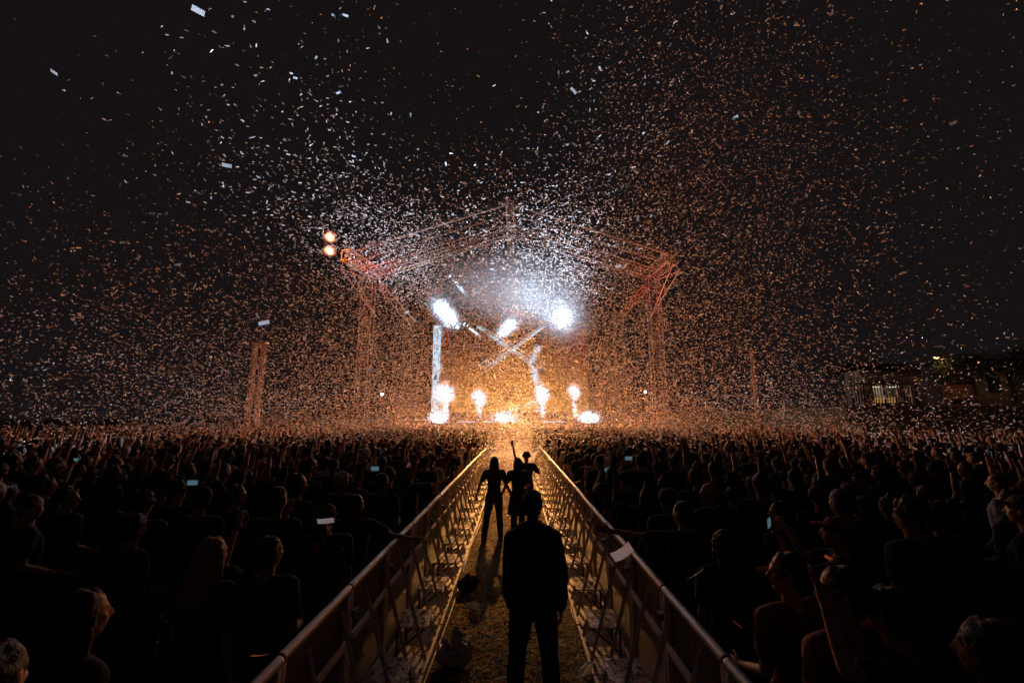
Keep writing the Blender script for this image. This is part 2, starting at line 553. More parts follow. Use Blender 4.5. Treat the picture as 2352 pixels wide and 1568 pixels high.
def make_body_mb(p, broad=1.0, female=False):
    mb = MB()
    yaw = p.get('yaw', 0)
    legs = p.get('legs', (dict(), dict()))
    w = broad
    if female:
        rings = [((0, 0, .84), .14, .11), ((0, 0, .92), .172, .125), ((0, 0, 1.0), .160, .112), ((0, 0, 1.10), .122, .092),
                 ((0, .005, 1.22), .138, .102), ((0, .0, 1.32), .155, .108), ((0, -.005, 1.40), .160, .088), ((0, -.012, 1.455), .10, .06)]
    else:
        rings = [((0, 0, .84), .13, .10), ((0, 0, .92), .160, .118), ((0, 0, 1.0), .155, .110), ((0, 0, 1.10), .146, .105),
                 ((0, .005, 1.22), .166 * w, .118), ((0, 0, 1.33), .185 * w, .120), ((0, -.01, 1.41), .185 * w, .092), ((0, -.015, 1.465), .11, .065)]
    mb.loft(rings)
    for s, key in ((1, 'r'), (-1, 'l')):
        e, wd, hand = p[key]
        S, E, W, d = arm_points(s * w, e, wd)
        k = .9 if female else 1.0
        mb.limb([S + Vector((0, 0, -.005)), (S * .45 + E * .55), E, E * .6 + W * .4, W], [.060 * k, .047 * k, .039 * k, .038 * k, .025 * k])
        mb.limb([Vector((s * .07, -.01, 1.42)), S], [.075, .060 * k])
        up = d.z > 0.2
        add_hand(mb, W, d, s, 1.0 if hand == 'open' else .55, fist=hand == 'fist',
                 palm_n=(0, 1, 0) if up else (-s, .2, 0))
        H, K, A = leg_points(s, **legs[0 if s > 0 else 1])
        mb.limb([H, H * .5 + K * .5, K, K * .62 + A * .38, A], [.088, .078, .056, .054, .038])
        mb.limb([A + Vector((0, -.03, -.045)), A + Vector((s * .02, .12, -.055)), A + Vector((s * .03, .17, -.06))], [.036, .034, .024])
    mb.limb([(0, -.015, 1.43), (0, .0, 1.50), (0, .008, 1.57)], [.066, .054, .052])
    R = Matrix.Rotation(yaw, 3, 'Z')
    C = Vector((0, .01, HEAD_Z))
    T = lambda x, y, z: C + R @ Vector((x, y, z))
    mb.ball(C + R @ Vector((0, -.012, .025)), 1, (.076, .096, .092), 16, 12, R)
    mb.ball(T(0, .022, -.035), 1, (.062, .072, .078), 14, 10, R)
    mb.ball(T(0, .058, -.085), 1, (.030, .028, .024), 10, 8, R)            # chin
    mb.limb([T(0, .086, .012), T(0, .108, -.024)], [.010, .014], 8)        # nose
    mb.limb([T(-.03, .080, .022), T(.03, .080, .022)], [.011, .011], 8)    # brow
    mb.limb([T(-.018, .088, -.052), T(.018, .088, -.052)], [.009, .009], 8)  # lips
    for s in (-1, 1):
        mb.ball(T(s * .036, .066, -.022), 1, (.022, .018, .02), 8, 6, R)   # cheek
        mb.ball(T(s * .078, -.005, -.008), 1, (.010, .018, .032), 8, 8, R)  # ear
    return mb


def make_shirt_mb(p, broad=1.0, female=False, sleeves='short', hem=.86, puff=0.014):
    mb = MB()
    w = broad
    if female:
        rings = [((0, 0, hem), .165, .125), ((0, 0, 1.0), .158, .115), ((0, 0, 1.10), .128, .098), ((0, .005, 1.22), .142, .108),
                 ((0, 0, 1.32), .158, .112), ((0, -.005, 1.40), .165, .092), ((0, -.012, 1.462), .095, .062)]
    else:
        rings = [((0, 0, hem), .172, .130), ((0, 0, 1.0), .168, .122), ((0, 0, 1.10), .160, .115), ((0, .005, 1.22), .172 * w, .124),
                 ((0, 0, 1.33), .190 * w, .126), ((0, -.01, 1.41), .190 * w, .098), ((0, -.015, 1.472), .105, .07)]
    rings = [(c, rx + puff, ry + puff) for c, rx, ry in rings]
    mb.loft(rings)
    for s, key in ((1, 'r'), (-1, 'l')):
        e, wd, hand = p[key]
        S, E, W, d = arm_points(s * w, e, wd)
        if sleeves == 'short':
            mb.limb([S, S * .4 + E * .6], [.066 + puff * .6, .060 + puff * .6])
        else:
            mb.limb([S, (S * .45 + E * .55), E, E * .6 + W * .4, E * .06 + W * .94],
                    [.066 + puff * .6, .056 + puff, .050 + puff, .045 + puff, .032 + puff])
        mb.limb([Vector((s * .07, -.01, 1.425)), S], [.078 + puff * .5, .066 + puff * .5])
    return mb


def make_trousers_mb(p, puff=.012):
    mb = MB()
    legs = p.get('legs', (dict(), dict()))
    mb.loft([((0, 0, .80), .15, .12), ((0, 0, .90), .168 + puff, .124 + puff), ((0, 0, .99), .156 + puff, .112 + puff)])
    for s in (1, -1):
        H, K, A = leg_points(s, **legs[0 if s > 0 else 1])
        mb.limb([H, H * .5 + K * .5, K, K * .55 + A * .45, A + Vector((0, 0, -.01))],
                [.090 + puff, .082 + puff, .062 + puff, .060 + puff, .052 + puff])
    return mb


def hair_mb(style):
    """around the head centre, face towards +y"""
    mb = MB()
    cap = [(0, -.022, .030), (.083, .100, .094)]
    if style in ('short', 'long', 'ponytail', 'bun'):
        mb.ball(cap[0], 1, cap[1], 18, 12)
        mb.ball((0, -.05, -.03), 1, (.074, .062, .07), 14, 10)
    if style == 'long':
        for s in (-1, 0, 1):
            mb.limb([(s * .045, -.055, 0), (s * .058, -.085, -.14), (s * .07, -.105, -.27), (s * .06, -.10, -.36)], [.052, .050, .046, .022])
        for s in (-1, 1):
            mb.limb([(s * .062, .0, .03), (s * .078, -.01, -.10), (s * .088, -.02, -.22)], [.034, .030, .016])
    elif style == 'ponytail':
        mb.limb([(0, -.11, .05), (0, -.15, .03), (0, -.155, -.10), (0, -.14, -.24)], [.028, .034, .036, .012])
    elif style == 'bun':
        mb.ball((0, -.06, .125), .048, nu=12, nv=10)
    elif style == 'curly':
        for i in range(60):
            a = random.uniform(0, 2 * PI); z = random.uniform(-.35, 1)
            rr = math.sqrt(max(0, 1 - z * z))
            y = math.sin(a) * rr
            if y > .45 and z < .5: continue
            mb.ball((math.cos(a) * rr * .085, y * .10 - .02, z * .09 + .03), random.uniform(.026, .038), nu=8, nv=6)
    elif style == 'cap':
        mb.ball((0, -.018, .040), 1, (.088, .104, .080), 18, 12)
        mb.ball((0, .100, .050), 1, (.066, .075, .010), 14, 8)
        mb.ball((0, -.05, -.03), 1, (.072, .058, .05), 14, 10)
    return mb


PROTO = {}


def person_meshes(pose, female, sleeves, vox=.010, tag_='', hem=.86, puff=.014, broad=1.0, pose_dict=None, ratio=.5):
    key = (pose, female, sleeves, tag_)
    if key in PROTO: return PROTO[key]
    p = pose_dict or POSES[pose]
    body = remeshed(make_body_mb(p, broad, female), 'body', vox, 2, ratio=ratio)
    shirt = remeshed(make_shirt_mb(p, broad, female, sleeves, hem, puff), 'shirt', .014, 2, .022, .09, ratio)
    tr = remeshed(make_trousers_mb(p), 'trousers', .014, 2, .016, .08, ratio)
    PROTO[key] = (body, shirt, tr)
    return PROTO[key]


HAIR_ME = {}
for st in HAIR_STYLES:
    HAIR_ME[st] = remeshed(hair_mb(st), 'hair', .009, 1, .028, .03, .6)


def slot(o, mat):
    if not o.data.materials: o.data.materials.append(mat)
    o.material_slots[0].link = 'OBJECT'
    o.material_slots[0].material = mat


def mesh_obj(name, me, mat, parent=None, loc=(0, 0, 0), rz=0):
    o = bpy.data.objects.new(name, me)
    COL.objects.link(o)
    o.parent = parent
    o.location = loc
    o.rotation_euler = (0, 0, rz)
    slot(o, mat)
    return o


def put_person(loc, rz, meshes, yaw, hair, skin, haircol, shirtcol, trouscol, scale=1.0, label='', group=None, jacket=False, tilt=0):
    body, shirt, tr = meshes
    t = empty('person', loc, rz)
    t.scale = (scale,) * 3
    t.rotation_euler[0] = tilt
    mesh_obj('body', body, skin, t)
    mesh_obj('jacket' if jacket else 'shirt', shirt, shirtcol, t)
    mesh_obj('trousers', tr, trouscol, t)
    if hair:
        mesh_obj('cap' if hair == 'cap' else 'hair', HAIR_ME[hair], haircol, t, (0, .01, HEAD_Z), yaw)
    tag(t, label, 'person', group)
    return t

# ------------------------------------------------------------------ the stage
def lattice(mb, A, B, w, depth_dir, n, r=.035, rl=.018, side_dir=None):
    """box truss between A and B: four chords and zigzag lacing"""
    A, B = Vector(A), Vector(B)
    t = (B - A).normalized()
    d = Vector(depth_dir); d = (d - t * d.dot(t)).normalized()
    e = t.cross(d).normalized()
    cs = [(d * a + e * b) * w / 2 for a in (-1, 1) for b in (-1, 1)]
    for c in cs: mb.tube([A + c, B + c], r, 5)
    for i in range(n):
        P, Q = A.lerp(B, i / n), A.lerp(B, (i + 1) / n)
        for (i0, i1) in ((0, 1), (2, 3), (0, 2), (1, 3)):
            a, b = (i0, i1) if i % 2 == 0 else (i1, i0)
            mb.tube([P + cs[a], Q + cs[b]], rl, 4, cap=False)
            mb.tube([P + cs[i0], P + cs[i1]], rl, 4, cap=False)
    return mb


YF, YM, YB = 30.0, YS, 45.0          # front overhang, main arch, back of the roof
ol, op, orr = at(796, 582, YF), at(1171, 468, YF), at(1546, 587, YF)
il, ip, ir = at(867, 630, YM), at(1173, 532, YM), at(1490, 632, YM)
stage = empty('concert_stage', (0, YS, 0))
tag(stage, 'huge open air concert stage with pitched truss roof at the end of the aisle', 'stage')


def spart(mb, name, mat, parent=stage, **k):
    mb.v = [(x, y - YS, z) for x, y, z in mb.v]
    return mb.build(name, mat, parent, **k)


X0, X1 = -11.0, 11.6
spart(MB().box(((X0 + X1) / 2, YS + 7.5, DECK - .1), (X1 - X0, 15, .2)), 'deck', M_DARKMET)
spart(MB().box(((X0 + X1) / 2, YS + .1, (DECK - .2) / 2 + .01), (X1 - X0 - .1, .12, DECK - .22)), 'front_skirt', M_BLACK)
spart(MB().box(((X0 + X1) / 2, YS + .02, DECK - .26), (X1 - X0, .06, .07)), 'deck_edge', M_TRUSS)
for p, xb in ((il, at(832, 900, YM + .5).x), (ir, at(1514, 900, YM + .5).x)):
    t_ = MB()
    lattice(t_, (xb, YM + .5, 0), (xb, YM + .5, p.z - .2), 0.9, (1, 0, 0), 16, .032, .016)
    spart(t_, 'tower', M_TRUSS)
for p in (il, ir):
    t_ = MB()
    lattice(t_, (p.x, YB, 0), (p.x, YB, p.z - .2), 0.9, (1, 0, 0), 12, .03, .014)
    spart(t_, 'tower', M_TRUSS)
t_ = MB()
for a, b in ((ol, op), (op, orr)): t_.tube([a, b], .055, 6)
spart(t_, 'front_edge_beam', M_TRUSS)
for a, b in ((il, ip), (ip, ir)):
    t_ = MB()
    lattice(t_, a, b, .6, (0, 0, 1), 16, .045, .02)
    spart(t_, 'main_rafter', M_TRUSS)
for q in (.34, .68):
    t_ = MB()
    a, m, b = ol.lerp(il, q), op.lerp(ip, q), orr.lerp(ir, q)
    for u, v in ((a, m), (m, b)): t_.tube([u, v], .045, 5)
    spart(t_, 'purlin', M_TRUSS)
t_ = MB()
lattice(t_, op, ip, .55, (1, 0, 0), 5, .05, .03)
ip2 = Vector((ip.x, YB, ip.z))
lattice(t_, ip + Vector((0, .6, -.2)), ip2, .55, (1, 0, 0), 12, .05, .03)
spart(t_, 'ridge_truss', M_TRUSS)
for o_, i_ in ((ol, il), (orr, ir)):
    t_ = MB()
    lattice(t_, o_ + Vector((0, 0, -.1)), i_ + Vector((0, 0, -.1)), .8, (0, 0, 1), 5, .045, .025)
    out = 1 if o_.x > 0 else -1
    k0 = i_ + Vector((0, .3, -3.6))
    t_.tube([o_ + Vector((0, 0, -.6)), k0], .04, 5)
    t_.tube([o_ + Vector((out * .35, 0, -1.2)), i_ + Vector((0, 0, -.7))], .035, 5)
    t_.tube([o_ + Vector((out * .35, 0, -1.2)), o_], .035, 5)
    t_.tube([o_ + Vector((out * .35, 0, -1.2)), k0], .035, 5)
    lattice(t_, i_ + Vector((-out * .2, 0, -.9)), i_ + Vector((-out * 3.1, .2, -4.2)), .5, (0, 1, 0), 7, .035, .02)
    spart(t_, 'corner_truss', M_TRUSS)
# rafters deeper under the roof
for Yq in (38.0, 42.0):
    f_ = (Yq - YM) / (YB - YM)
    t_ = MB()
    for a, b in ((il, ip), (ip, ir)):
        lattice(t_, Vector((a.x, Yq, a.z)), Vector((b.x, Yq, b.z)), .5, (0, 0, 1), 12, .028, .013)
    spart(t_, 'main_rafter', M_TRUSS_SHADE)
# roof skin
rs = MB()
up = Vector((0, 0, .35))
A_, B_, C_ = ol + up, op + up, orr + up
A2, B2, C2 = [Vector((p.x, YM, p.z)) + up * 1.4 for p in (il, ip, ir)]
A3, B3, C3 = [Vector((p.x, YB + .6, p.z)) + up * 1.4 for p in (il, ip, ir)]
vs = [A_, B_, C_, A2, B2, C2, A3, B3, C3]
vs2 = [v + Vector((0, 0, .03)) for v in vs]
rs.add(vs + vs2, [(0, 1, 4, 3), (1, 2, 5, 4), (3, 4, 7, 6), (4, 5, 8, 7), (9, 12, 13, 10), (10, 13, 14, 11), (12, 15, 16, 13), (13, 16, 17, 14)])
spart(rs, 'roof', M_ROOF)
bd = MB().add([(il.x, YB + .5, DECK), (ir.x, YB + .5, DECK), (ir.x, YB + .5, ir.z), (ip.x, YB + .5, ip.z), (il.x, YB + .5, il.z)], [(0, 1, 2, 3, 4)])
spart(bd, 'backdrop', M_BLACK)


# --- lit screens
def screen_mat(name, kind):
    m, nt, b, out = new_mat(name)
    N, L = nt.nodes, nt.links
    N.remove(b)
    tc = N.new('ShaderNodeTexCoord'); sp = N.new('ShaderNodeSeparateXYZ')
    L.new(tc.outputs['Generated'], sp.inputs[0])
    U, V = sp.outputs[0], sp.outputs[2]

    def math_(op, a, b_=None, c=None):
        n = N.new('ShaderNodeMath'); n.operation = op
        for i, x in enumerate((a, b_, c)):
            if x is None: continue
            if hasattr(x, 'type') and not isinstance(x, (int, float)): L.new(x, n.inputs[i])
            else: n.inputs[i].default_value = x
        return n.outputs[0]
    nz = N.new('ShaderNodeTexNoise'); nz.inputs['Scale'].default_value = 5; nz.inputs['Detail'].default_value = 6
    L.new(tc.outputs['Generated'], nz.inputs[0])
    cr = N.new('ShaderNodeValToRGB')
    e = cr.color_ramp.elements
    if kind == 'centre':
        stops = [(0, (.62, .28, .05)), (.25, (.34, .12, .018)), (.6, (.13, .038, .007)), (.78, (.03, .006, .004)), (1, (.006, .003, .004))]
    else:
        stops = [(0, (.6, .33, .1)), (.35, (.28, .11, .028)), (.7, (.10, .012, .007)), (1, (.07, .004, .005))]
    e[0].position, e[0].color = stops[0][0], (*stops[0][1], 1)
    e[1].position, e[1].color = stops[-1][0], (*stops[-1][1], 1)
    for p, c in stops[1:-1]:
        q = e.new(p); q.color = (*c, 1)
    vv = math_('ADD', V, math_('MULTIPLY', math_('SUBTRACT', nz.outputs[0], .5), .35))
    L.new(vv, cr.inputs[0])
    masks = []

    def line(x0, y0, x1, y1, w, asp):
        # soft bright stroke between two points of the screen (u, v)
        dx, dy = (x1 - x0) * asp, (y1 - y0)
        ln = math.hypot(dx, dy)
        nx, ny = -dy / ln, dx / ln
        tx, ty = dx / ln, dy / ln
        a = math_('ADD', math_('MULTIPLY', math_('SUBTRACT', U, x0), nx * asp), math_('MULTIPLY', math_('SUBTRACT', V, y0), ny))
        along = math_('ADD', math_('MULTIPLY', math_('SUBTRACT', U, x0), tx * asp), math_('MULTIPLY', math_('SUBTRACT', V, y0), ty))
        k = math_('SUBTRACT', 1.0, math_('DIVIDE', math_('ABSOLUTE', a), w))
        k = math_('MAXIMUM', k, 0.0)
        m1 = math_('MULTIPLY', math_('GREATER_THAN', along, 0.0), math_('LESS_THAN', along, ln))
        masks.append(math_('MULTIPLY', k, m1))
    asp = 1.32 if kind == 'centre' else .205
    if kind == 'centre':
        cx, cyy = .53, .745
        for dx, dy, w in ((0, 0, .008), (.04, .03, .005), (-.03, -.035, .006), (.025, -.05, .004), (-.06, .02, .004)):
            line(.22 + dx * .3, .99 + dy * .3, .78 + dx, .50 + dy, w, asp)
            line(.80 - dx * .3, .99 + dy * .3, .27 - dx, .50 + dy, w, asp)
        # curved pale streak on the right of the screen
        s = math_('MULTIPLY', math_('SINE', math_('MULTIPLY', V, 9.0)), .035)
        d = math_('ABSOLUTE', math_('SUBTRACT', math_('SUBTRACT', U, .74), s))
        k = math_('MAXIMUM', math_('SUBTRACT', 1.0, math_('DIVIDE', d, .045)), 0.0)
        masks.append(math_('MULTIPLY', k, math_('LESS_THAN', V, .76)))
        s = math_('MULTIPLY', math_('POWER', math_('ABSOLUTE', math_('SUBTRACT', U, .52)), 2.0), 2.2)
        d = math_('ABSOLUTE', math_('SUBTRACT', math_('SUBTRACT', V, .03), s))
        k = math_('MAXIMUM', math_('SUBTRACT', 1.0, math_('DIVIDE', d, .05)), 0.0)
        masks.append(math_('MULTIPLY', k, math_('MULTIPLY', math_('GREATER_THAN', U, .5), math_('LESS_THAN', U, .76))))
    elif kind == 'left':
        s = math_('MULTIPLY', math_('SINE', math_('MULTIPLY', V, 14.0)), .07)
        d = math_('ABSOLUTE', math_('SUBTRACT', math_('SUBTRACT', U, .24), s))
        masks.append(math_('MAXIMUM', math_('SUBTRACT', 1.0, math_('DIVIDE', d, .34)), 0.0))
        masks.append(math_('MULTIPLY', math_('LESS_THAN', U, .45), .6))
    tot = None
    for k in masks:
        tot = k if tot is None else math_('ADD', tot, k)
    em = N.new('ShaderNodeEmission')
    if tot is not None:
        n2 = N.new('ShaderNodeTexNoise'); n2.inputs['Scale'].default_value = 11; n2.inputs['Detail'].default_value = 3
        L.new(tc.outputs['Generated'], n2.inputs[0])
        tot = math_('MULTIPLY', tot, math_('MAXIMUM', math_('MULTIPLY', math_('SUBTRACT', n2.outputs[0], .32), 3.2), 0.08))
        tot = math_('MINIMUM', math_('MULTIPLY', tot, 1.9), 1.0)
        mx = N.new('ShaderNodeMix'); mx.data_type = 'RGBA'
        L.new(tot, mx.inputs[0]); L.new(cr.outputs[0], mx.inputs[6]); mx.inputs[7].default_value = (.60, .92, 1.15, 1)
        L.new(mx.outputs[2], em.inputs[0])
    else:
        L.new(cr.outputs[0], em.inputs[0])
    em.inputs[1].default_value = 1.0
    L.new(em.outputs[0], out.inputs[0])
    return m


def screen(x0, y0, x1, y1, Y, kind, label):
    a, b = at(x0, y1, Y), at(x1, y0, Y)
    w, h = b.x - a.x, b.z - a.z
    t = empty('video_screen', (a.x + w / 2, Y, a.z))
    MB().box((0, .12, h / 2), (w + .12, .2, h + .12)).build('cabinet', M_DARKMET, t)
    MB().add([(-w / 2, 0.006, 0), (w / 2, 0.006, 0), (w / 2, 0.006, h), (-w / 2, 0.006, h)], [(0, 1, 2, 3)]).build('display', screen_mat('screen_picture_' + kind, kind), t)
    return tag(t, label, 'video screen')


screen(1036, 747, 1300, 946, 42.0, 'centre', 'wide glowing orange video screen with crossing white streaks, centre of the stage')
screen(989, 747, 1034, 964, 40.5, 'left', 'tall video screen column, pale blue and rust red, left of the centre screen')
screen(1302, 752, 1346, 964, 40.5, 'right', 'tall red to orange video screen column, right of the centre screen')


# --- smoke and flame volumes
def smoke_mat(name, dens, col=(1, 1, 1), nscale=3.0, emit=None, power=1.6, amp=.9):
    m, nt, b, out = new_mat(name)
    N, L = nt.nodes, nt.links
    N.remove(b)
    tc = N.new('ShaderNodeTexCoord')
    mp = N.new('ShaderNodeMapping'); mp.inputs['Location'].default_value = (-1, -1, -1); mp.inputs['Scale'].default_value = (2, 2, 2)
    L.new(tc.outputs['Generated'], mp.inputs[0])
    ln = N.new('ShaderNodeVectorMath'); ln.operation = 'LENGTH'
    nz = N.new('ShaderNodeTexNoise'); nz.inputs['Scale'].default_value = nscale; nz.inputs['Detail'].default_value = 3
    L.new(mp.outputs[0], nz.inputs[0]); L.new(mp.outputs[0], ln.inputs[0])

    def M2(op, a, b_):
        n = N.new('ShaderNodeMath'); n.operation = op
        for i, x in enumerate((a, b_)):
            if isinstance(x, (int, float)): n.inputs[i].default_value = x
            else: L.new(x, n.inputs[i])
        return n.outputs[0]
    r = M2('ADD', ln.outputs['Value'], M2('MULTIPLY', M2('SUBTRACT', nz.outputs[0], .5), amp))
    f = M2('MAXIMUM', M2('SUBTRACT', .92, r), 0.0)
    # nothing may reach the hull
    f = M2('MULTIPLY', f, M2('MAXIMUM', M2('SUBTRACT', 1.0, ln.outputs['Value']), 0.0))
    f = M2('POWER', M2('MULTIPLY', f, 1.1), power)
    if emit:
        cr = N.new('ShaderNodeValToRGB')
        el = cr.color_ramp.elements
        el[0].position = 0.0; el[0].color = (*emit[0], 1)
        el[1].position = emit[2]; el[1].color = (*emit[1], 1)
        L.new(f, cr.inputs[0])
        e = N.new('ShaderNodeEmission')
        L.new(cr.outputs[0], e.inputs[0])
        L.new(M2('MULTIPLY', f, dens), e.inputs[1])
        L.new(e.outputs[0], out.inputs['Volume'])
    else:
        v = N.new('ShaderNodeVolumeScatter')
        v.inputs['Color'].default_value = (*col, 1)
        v.inputs['Anisotropy'].default_value = 0.0
        L.new(M2('MULTIPLY', f, dens), v.inputs['Density'])
        L.new(v.outputs[0], out.inputs['Volume'])
    return m


def blob(name, c, size, mat, label=None, cat=None, kind=None, rot=None, group=None, parent=None):
    mb = MB().ball((0, 0, 0), 1, size, 16, 10)
    o = mb.build(name, mat, parent, loc=c)
    if rot: o.rotation_euler = rot
    if label: tag(o, label, cat, group, kind)
    return o


M_PUFF = smoke_mat('stage_smoke', 1.1, (1, 1, 1), 1.4)
M_THIN = smoke_mat('thin_stage_smoke', .55, (1, 1, 1), 1.1, power=1.0)
M_PUFF_D = smoke_mat('dense_stage_smoke', 4.0, (1, 1, 1), 1.6)
M_FLAME = smoke_mat('flame_fire', 13.0, nscale=2.0, emit=((1.0, .36, .05), (.60, .74, 1.0), .16), power=1.5, amp=2.0)
M_FIREB = smoke_mat('fireball_fire', 22.0, nscale=2.2, emit=((1.0, .10, .015), (1.0, .62, .34), .14), power=1.5, amp=1.7)

# flame jets on the front of the deck
for (px, py, sx, top, lab) in ((1024, 905, 1.0, 882, 'leftmost of the four stage flames, widest'), (1101, 915, .85, 897, 'round fireball shaped flame, second from left on stage'),
                               (1246, 905, .85, 880, 'ragged white hot flame right of the screen middle'), (1319, 900, .72, 878, 'tall narrow flame, rightmost of the four on stage')):
    c = at(px, py, YS + 1.2)
    t = empty('stage_flame', (c.x, c.y, DECK))
    k = c.z - DECK
    blob('fire_head', (0, 0, k), (1.45 * sx, 1.1 * sx, 1.55 * sx), M_FLAME, parent=t)
    blob('fire_jet', (0, 0, k * .45 + .1), (.62 * sx, .5 * sx, k * .85), M_FLAME, parent=t)
    tag(t, 'white hot flame jet with orange rim, ' + lab, 'flame', 'flames along the stage front')
    b = MB().box((0, 0, .14), (.5, .4, .28)); b.tube([(0, 0, .28), (0, 0, .36)], .09, 10)
    fm = b.build('flame_machine', M_DARKMET, None, (c.x, c.y, DECK), bevel=.02)
    tag(fm, 'black flame machine box under the ' + lab, 'flame machine', 'flame machines on the deck')
    lamp('flame_light', 'POINT', (c.x, c.y - .4, c.z), GOLD, 420, .5)
for (px, py, s, lab) in ((758, 545, .62, 'upper fireball above the left roof corner, tattered and orange'), (757, 576, .62, 'lower fireball above the left roof corner, round and white hot')):
    c = at(px, py, YF)
    b_ = blob('fireball', c, (s * 1.05, s, s), M_FIREB, 'burning ' + lab, 'fireball')
    lamp('flame_light', 'POINT', c + Vector((0, -.7, 0)), (1, .3, .08), 500, .4)


def moving_head(loc, target, label):
    t = empty('moving_head_light', loc)
    MB().box((0, 0, .42), (.36, .28, .14)).build('base', M_DARKMET, t, bevel=.02)
    y_ = MB()
    for s in (-1, 1): y_.box((s * .2, 0, .18), (.05, .16, .44))
    y_.build('yoke', M_DARKMET, t, bevel=.02)
    d = (Vector(target) - Vector(loc)).normalized()
    h_ = MB().tube([-d * .24, -d * .05, d * .18, d * .22], [.10, .15, .15, .13], 16)
    h_.build('lamp_housing', M_DARKMET, t, smooth=False)
    MB().tube([d * .215, d * .235], .11, 16).build('lens', emat('lamp_lens', WHITE, 12.0), t)
    return tag(t, label, 'stage light', 'moving lights hung under the stage roof')


def beam(px, py, Y, tpx, tpy, tY, power, angle, label, off=.3, size=.12):
    L0 = at(px, py, Y); T = at(tpx, tpy, tY)
    moving_head(L0, T, label)
    d = (T - L0).normalized()
    lamp('beam_light', 'SPOT', L0 + d * off, WHITE, power, size, T, angle, .35)
    return L0, d


def rot_along(d):
    return Vector(d).to_track_quat('Z', 'Y').to_euler()


B_ = 60000
# star towards the camera, high enough to clear the crowd
L0, d = beam(1290, 735, 36, 1240, 590, 10, B_, 10, 'moving light shining straight at the camera, brightest on the stage', off=4.6)
c0 = L0 + Vector((0, -1.0, 0))
blob('glow_smoke', c0, (4.4, 1.8, 3.8), M_PUFF, 'bright white smoke round the strongest stage light', 'smoke', 'stuff')
lamp('smoke_glow_light', 'POINT', L0 + Vector((0, -.8, 0)), WHITE, 900, .15)
lamp('smoke_glow_light', 'POINT', at(1225, 690, 33.0), WHITE, 800, 1.3)  # added point lamp with no fixture, brightens the thin smoke and confetti
lamp('confetti_fill_light', 'SPOT', L0 + Vector((-.8, -5.0, 0)), WHITE, 52000, .15, at(1245, 612, 14), 14, 1)  # added spot with no fixture, whitens the confetti in front of the star
# big oblong glow on the left, beam going up left over the crowd
L0, d = beam(1052, 752, 36, 640, 300, 8, B_ * .55, 12, 'moving light aimed up and left over the crowd, left of the screen', off=4.4)
blob('glow_smoke', at(1020, 715, 35.4), (1.5, .9, 3.0), M_PUFF_D, 'oblong white smoke glow above the left screen column', 'smoke', 'stuff',
     rot=(0, rad(-38), 0))
lamp('smoke_glow_light', 'POINT', at(1034, 736, 35.0), WHITE, 700, .15)
lamp('confetti_fill_light', 'SPOT', L0 + Vector((-.8, -5.0, 0)), WHITE, 46000, .15, at(900, 560, 12), 11.5, 1)  # added spot with no fixture, whitens the left confetti plume
lamp('smoke_glow_light', 'POINT', at(975, 680, 33.5), WHITE, 420, 1.0)  # second added point lamp with no fixture, widens the white glow
lamp('smoke_glow_light', 'POINT', at(1012, 706, 35.0), WHITE, 500, .15)
# middle glow
L0, d = beam(1152, 762, 37, 1300, 420, 14, B_ * .35, 12, 'moving light aimed up and right, above the middle of the screen', off=4.6)
blob('glow_smoke', at(1166, 752, 36.4), (1.1, .8, 2.1), M_PUFF_D, 'small oblong white smoke glow above the centre screen', 'smoke', 'stuff',
     rot=(0, rad(52), 0))
lamp('smoke_glow_light', 'POINT', at(1152, 764, 36.0), WHITE, 260, .1)
lamp('smoke_glow_light', 'POINT', at(1174, 746, 36.0), WHITE, 420, .15)
blob('smoke', at(1190, 655, 34.5), (8.5, 2.6, 4.8), M_THIN, 'thin smoke drifting under the stage roof, lit blue white', 'smoke', 'stuff')
# two thin streaks
for (x0, y0, x1, y1, lab) in ((1030, 630, 1082, 690, 'upper thin beam of white light'), (1062, 740, 1112, 780, 'lower thin beam of white light beside the screen')):
    a, b = at(x0, y0, 37), at(x1, y1, 37)
    d = (b - a)
    moving_head(a, b, 'moving light throwing the ' + lab)
    lamp('beam_light', 'SPOT', a + d.normalized() * .3, WHITE, 7000, .03, b, 13, .2)
    blob('beam_smoke', a.lerp(b, .55), (.42, .42, d.length * .62), M_PUFF_D, 'wisp of smoke lit by the ' + lab, 'smoke', 'stuff', rot=rot_along(d))
# low side beams
beam(880, 905, 36, 120, 880, 12, B_ * .4, 13, 'low moving light aimed flat to the left over the crowd')
beam(1480, 900, 36, 1960, 905, 15, B_ * .35, 11, 'low moving light aimed flat to the right over the crowd')
# floor smoke and light bars
for (px, py, w, lab) in ((1160, 957, 1.9, 'bank of white smoke at the centre of the stage edge'), (1352, 955, 1.5, 'bank of white smoke at the right of the stage edge'),
                         (1008, 955, 1.2, 'bank of white smoke at the left of the stage edge')):
    c = at(px, py, YS + 1.0)
    blob('floor_smoke', (c.x, c.y, DECK + .4), (w * 1.25, .9, .95), M_PUFF_D, lab, 'smoke', 'stuff')
    lamp('floor_light', 'POINT', (c.x, c.y - .3, DECK + .3), WHITE, 900, .1)
M_BAR = emat('light_bar_glow', (.62, .78, 1.0), 1.0)
for i, (x0, x1, lab) in enumerate(((1050, 1098, 'left'), (1242, 1296, 'right'), (1105, 1140, 'middle'))):
    a, b = at(x0, 968, YS + .3), at(x1, 968, YS + .3)
    t = empty('light_bar', ((a.x + b.x) / 2, a.y, DECK))
    MB().box((0, .03, .06), (b.x - a.x, .14, .12)).build('housing', M_DARKMET, t, bevel=.01)
    MB().box((0, -.045, .085), (b.x - a.x - .1, .02, .11)).build('light_strip', M_BAR, t)
    tag(t, 'glowing white light bar on the stage edge, %s one of three' % lab, 'light bar', 'light bars on the stage edge')
